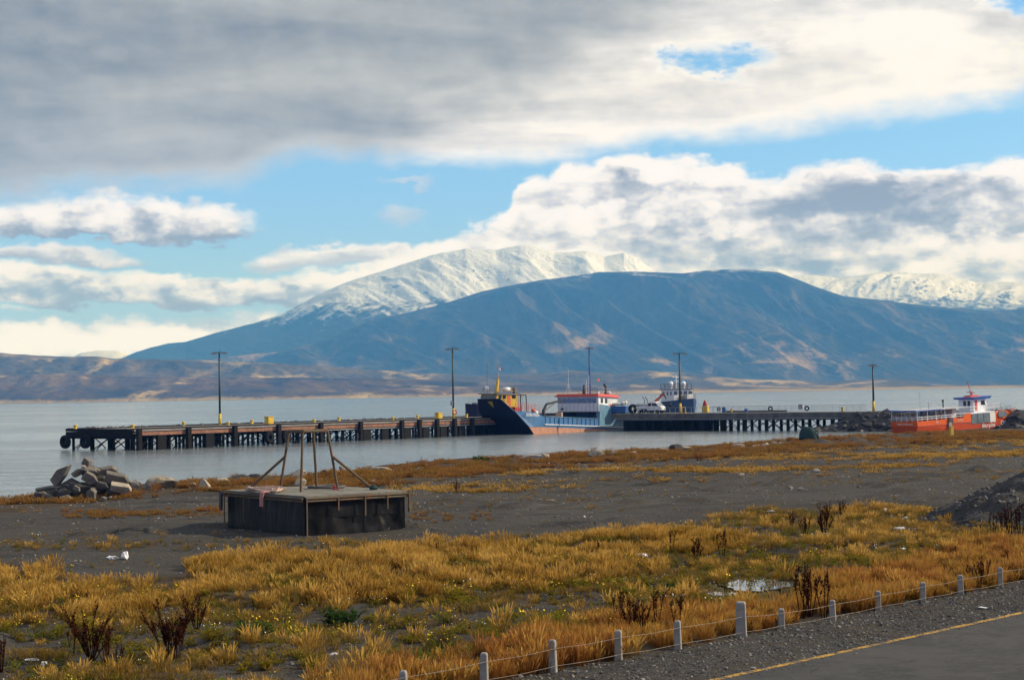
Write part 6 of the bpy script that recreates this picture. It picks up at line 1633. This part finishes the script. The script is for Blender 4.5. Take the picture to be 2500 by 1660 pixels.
docks = [(225, 1612, 118, 4, 'dense dark dried dock plant with many tall stalks at the lower grass edge'), (178, 1600, 70, 2, 'thin dried dock stalks left of the dense dark dock plant'), (262, 1628, 100, 1, 'dried dock plant leaning against the dense dark dock plant'), (292, 1640, 66, 2, 'short dried dock stalks right of the dense dark dock plant'),
         (412, 1606, 128, 4, 'bushy dark dried dock plant spreading like a fan'), (432, 1612, 100, 1, 'dried dock plant growing through the fan shaped one'), (482, 1540, 88, 0, 'open branched dried dock plant behind the fan shaped one'),
         (5, 1640, 90, 1, 'dried dock plant cut by the frame edge'), (1459, 1362, 74, 3, 'single dark dock spike beside a white plastic scrap in golden grass'), (1454, 1288, 34, 3, 'small dark dock spike on the gravel behind the golden grass'),
         (1640, 1352, 60, 2, 'pair of thin dried dock spikes in the golden grass'), (1700, 1372, 60, 0, 'dried dock stalks bent over to one side'), (1740, 1340, 60, 3, 'slim dock spike in green grass near a bent dock plant'), (1764, 1368, 76, 2, 'dark dock stalks with an orange base near the wet hollow'),
         (1512, 1536, 98, 2, 'tall thin dock stalk left of the dock thicket behind the fence'), (1545, 1545, 92, 1, 'dock thicket stalks rising over the rusty grass'), (1570, 1548, 84, 1, 'dark dock clump in the middle of the thicket'), (1605, 1536, 100, 2, 'dock stalks with heavy dark heads right of the thicket'), (1656, 1545, 96, 2, 'tall dark dock beside a squat fence post'),
         (1904, 1470, 66, 3, 'single dock stalk between the puddle and the fence'), (1960, 1510, 130, 2, 'tallest dock stalks beside the fence past the puddle'), (1978, 1505, 110, 1, 'thick group of dock stalks beside the tallest ones'), (2012, 1508, 112, 2, 'dark dock stalks next to a squat fence post'), (1896, 1540, 50, 3, 'short dock stalk behind the fence wire'), (1838, 1545, 50, 3, 'short dock stalk beside the thick fence post'),
         (2012, 1312, 80, 0, 'big spreading dock bush behind the wet hollow'), (1966, 1312, 58, 1, 'smaller dock bush beside the big spreading one'), (1932, 1292, 46, 1, 'low dock bush on the brown grass edge'), (2055, 1262, 40, 0, 'dock bush beside white flowers behind the big spreading bush'),
         (2130, 1345, 36, 3, 'lone dock spike at the edge of the golden fence grass'), (2330, 1378, 46, 2, 'dock stalks standing in tall rusty grass'), (2367, 1436, 58, 2, 'leaning dock stalks close behind the fence wire'), (2400, 1436, 76, 1, 'dark branching dock plant between two fence posts'), (2455, 1402, 56, 2, 'dock stalks behind the last fence post'),
         (2425, 1312, 62, 2, 'dock stalks at the foot of the gravel heap'), (2450, 1318, 70, 2, 'dock stalks in front of the gravel heap'), (2470, 1315, 84, 1, 'dark thick dock plant in front of the gravel heap'), (2492, 1318, 90, 2, 'tall dock stalks overlapping the gravel heap'),
         (1205, 1338, 30, 3, 'tiny dock spike at the top of the golden grass'), (1015, 1356, 26, 3, 'tiny dark dock spike on the golden grass edge'), (1068, 1350, 28, 2, 'reddish dock tuft on the golden grass edge'), (2247, 1490, 40, 3, 'dock spike near the fence in golden light'), (620, 1490, 50, 3, 'thin brown dock stalk among weeds'), (1115, 1205, 34, 1, 'small brown dock bush on the shore bank')]
for i, (px, py, hp, kd, lab) in enumerate(docks):
    p = on_ground(px, py); k = math.hypot(p.x, p.y) / F; h = hp * k
    t = thing('dock_plant', lab, 'plant', p, rnd.uniform(0, 6.28), 'dried dock plants')
    h *= 1.18; t.scale = (h * rnd.uniform(.85, 1.1), h, h)
    put(DOCK[kd][0], 'stem', None, t); tag(put(DOCK[kd][1], 'seed_spike', None, t), kind='stuff')

# shrubs and leafy clumps
for px, py, hp, mt, lab, sd in ((830, 1530, 42, LM_dgreen, 'dark green leafy clump on bare cinders', 1), (612, 1562, 40, LM_dgreen, 'dark green leafy clump at the lower left weeds', 2), (1085, 1592, 22, LM_dgreen, 'small dark green clump near the fence', 3), (1650, 1452, 26, LM_dgreen, 'green leafy clump beside the dark gravel lump', 8),
                               (1046, 1152, 34, LM_shore, 'dry brown thistle bush standing against the water', 4), (1708, 1124, 26, LM_shore, 'spiky rust coloured bush on the shore bank', 5), (1682, 1150, 16, LM_shore, 'low rusty bush below the spiky one', 6), (1905, 1084, 20, LM_dull, 'pale grey shrub among stones at the inlet', 7), (1172, 1128, 18, LM_dgreen, 'small dark shrub on the shore bank in line with the barge bow', 9)):
    p = on_ground(px, py); k = math.hypot(p.x, p.y) / F; h = hp * k
    t = thing('leafy_clump' if mt is LM_dgreen else 'dry_bush', lab, 'plant', p)
    w_ = 1.3 if mt is LM_dgreen else .8
    put(herb('leaves', 800 + sd, 60, h * w_, h, mt, None, 0, h * (.16 if mt is LM_dgreen else .07)), 'leaves', None, t)
    put(tuft('stem', 820 + sd, 12, h * .3, h * .8, mt, h * .02, .5), 'stem', None, t)

# ------------------------------------------------------------------ litter
M_plastic = pmat('white_plastic', (.78, .78, .78), (.62, .62, .62), .35, 6., 1, 0, .3, .02)
litter = [(303, 1364, 20, 24, 'rounded white plastic bag on the gravel'), (277, 1366, 30, 12, 'flat crumpled white plastic beside the rounded bag'), (1474, 1354, 14, 16, 'white scrap beside the single dark dock spike'), (1570, 1367, 38, 11, 'flat white plastic sheet in the golden grass'), (1664, 1346, 20, 10, 'white rag hanging by the pair of dock spikes'),
          (1881, 1250, 22, 8, 'flat white scrap on the gravel behind the brown grass'), (2160, 1250, 16, 15, 'folded white bag on the gravel beside brown grass'), (2196, 1293, 30, 9, 'white plastic sheet in brown weeds below the heap'), (2212, 1270, 18, 12, 'cream rag in brown weeds near the folded bag'), (2410, 1278, 28, 9, 'white plastic caught among cobbles of the heap'),
          (2205, 1350, 14, 6, 'small white scrap in green weeds above golden fence grass'), (1427, 1264, 8, 7, 'tiny white scrap on the gravel field'), (1345, 1222, 24, 5, 'flat white strip on the gravel field'), (845, 1398, 46, 13, 'tangled white plastic film in the golden grass'), (108, 1626, 24, 16, 'crumpled white bag in the lower left grass'), (80, 1612, 40, 7, 'flat white board lying in the lower left grass'),
          (1507, 1146, 10, 7, 'white crumb of plastic on the shore bank'), (2400, 1484, 30, 4, 'thin white strip on the roadside gravel'), (815, 1597, 26, 7, 'flat pale stone like scrap in the weeds'), (1310, 1119, 14, 12, 'white bag at the water edge')]
for i, (px, py, w, h, lab) in enumerate(litter):
    p = on_ground(px, py); k = math.hypot(p.x, p.y) / F
    me = rock_mesh('plastic_scrap', 900 + i, w * k * .50, w * k * .40, h * k * .46, 6, 3)
    co = np.array([v.co[:] for v in me.vertices]); nz_ = fbm(co[:, 0] * 9 / (w * k) + i, co[:, 1] * 9 / (w * k) + co[:, 2] * 7 / (h * k), 950 + i, 3) - .5
    co *= (1 + nz_[:, None] * .9); co[:, 2] -= co[:, 2].min() + .15 * h * k; me.vertices.foreach_set('co', co.reshape(-1)); me.update()
    o = put(me, 'plastic_scrap', M_plastic); o.location = (p.x, p.y, p.z + (.10 if py > 1330 and py < 1470 and px > 500 else 0)); tag(o, lab, 'litter')

# ------------------------------------------------------------------ haze: the air itself
def haze():
    b = MB(); b.box(0, 8000, 588, 19000, 17400, 1188)
    m = bpy.data.materials.new('air'); m.use_nodes = True; nt = m.node_tree; nt.nodes.clear()
    o = nt.nodes.new('ShaderNodeOutputMaterial'); v = nt.nodes.new('ShaderNodeVolumePrincipled')
    v.inputs['Color'].default_value = (.09, .345, 1.0, 1)
    v.inputs['Density'].default_value = 1.15e-4
    v.inputs['Absorption Color'].default_value = (1, 1, 1, 1)
    v.inputs['Anisotropy'].default_value = 0.0
    nt.links.new(v.outputs[0], o.inputs['Volume'])
    tag(b.build('haze', m), kind='stuff')
haze()
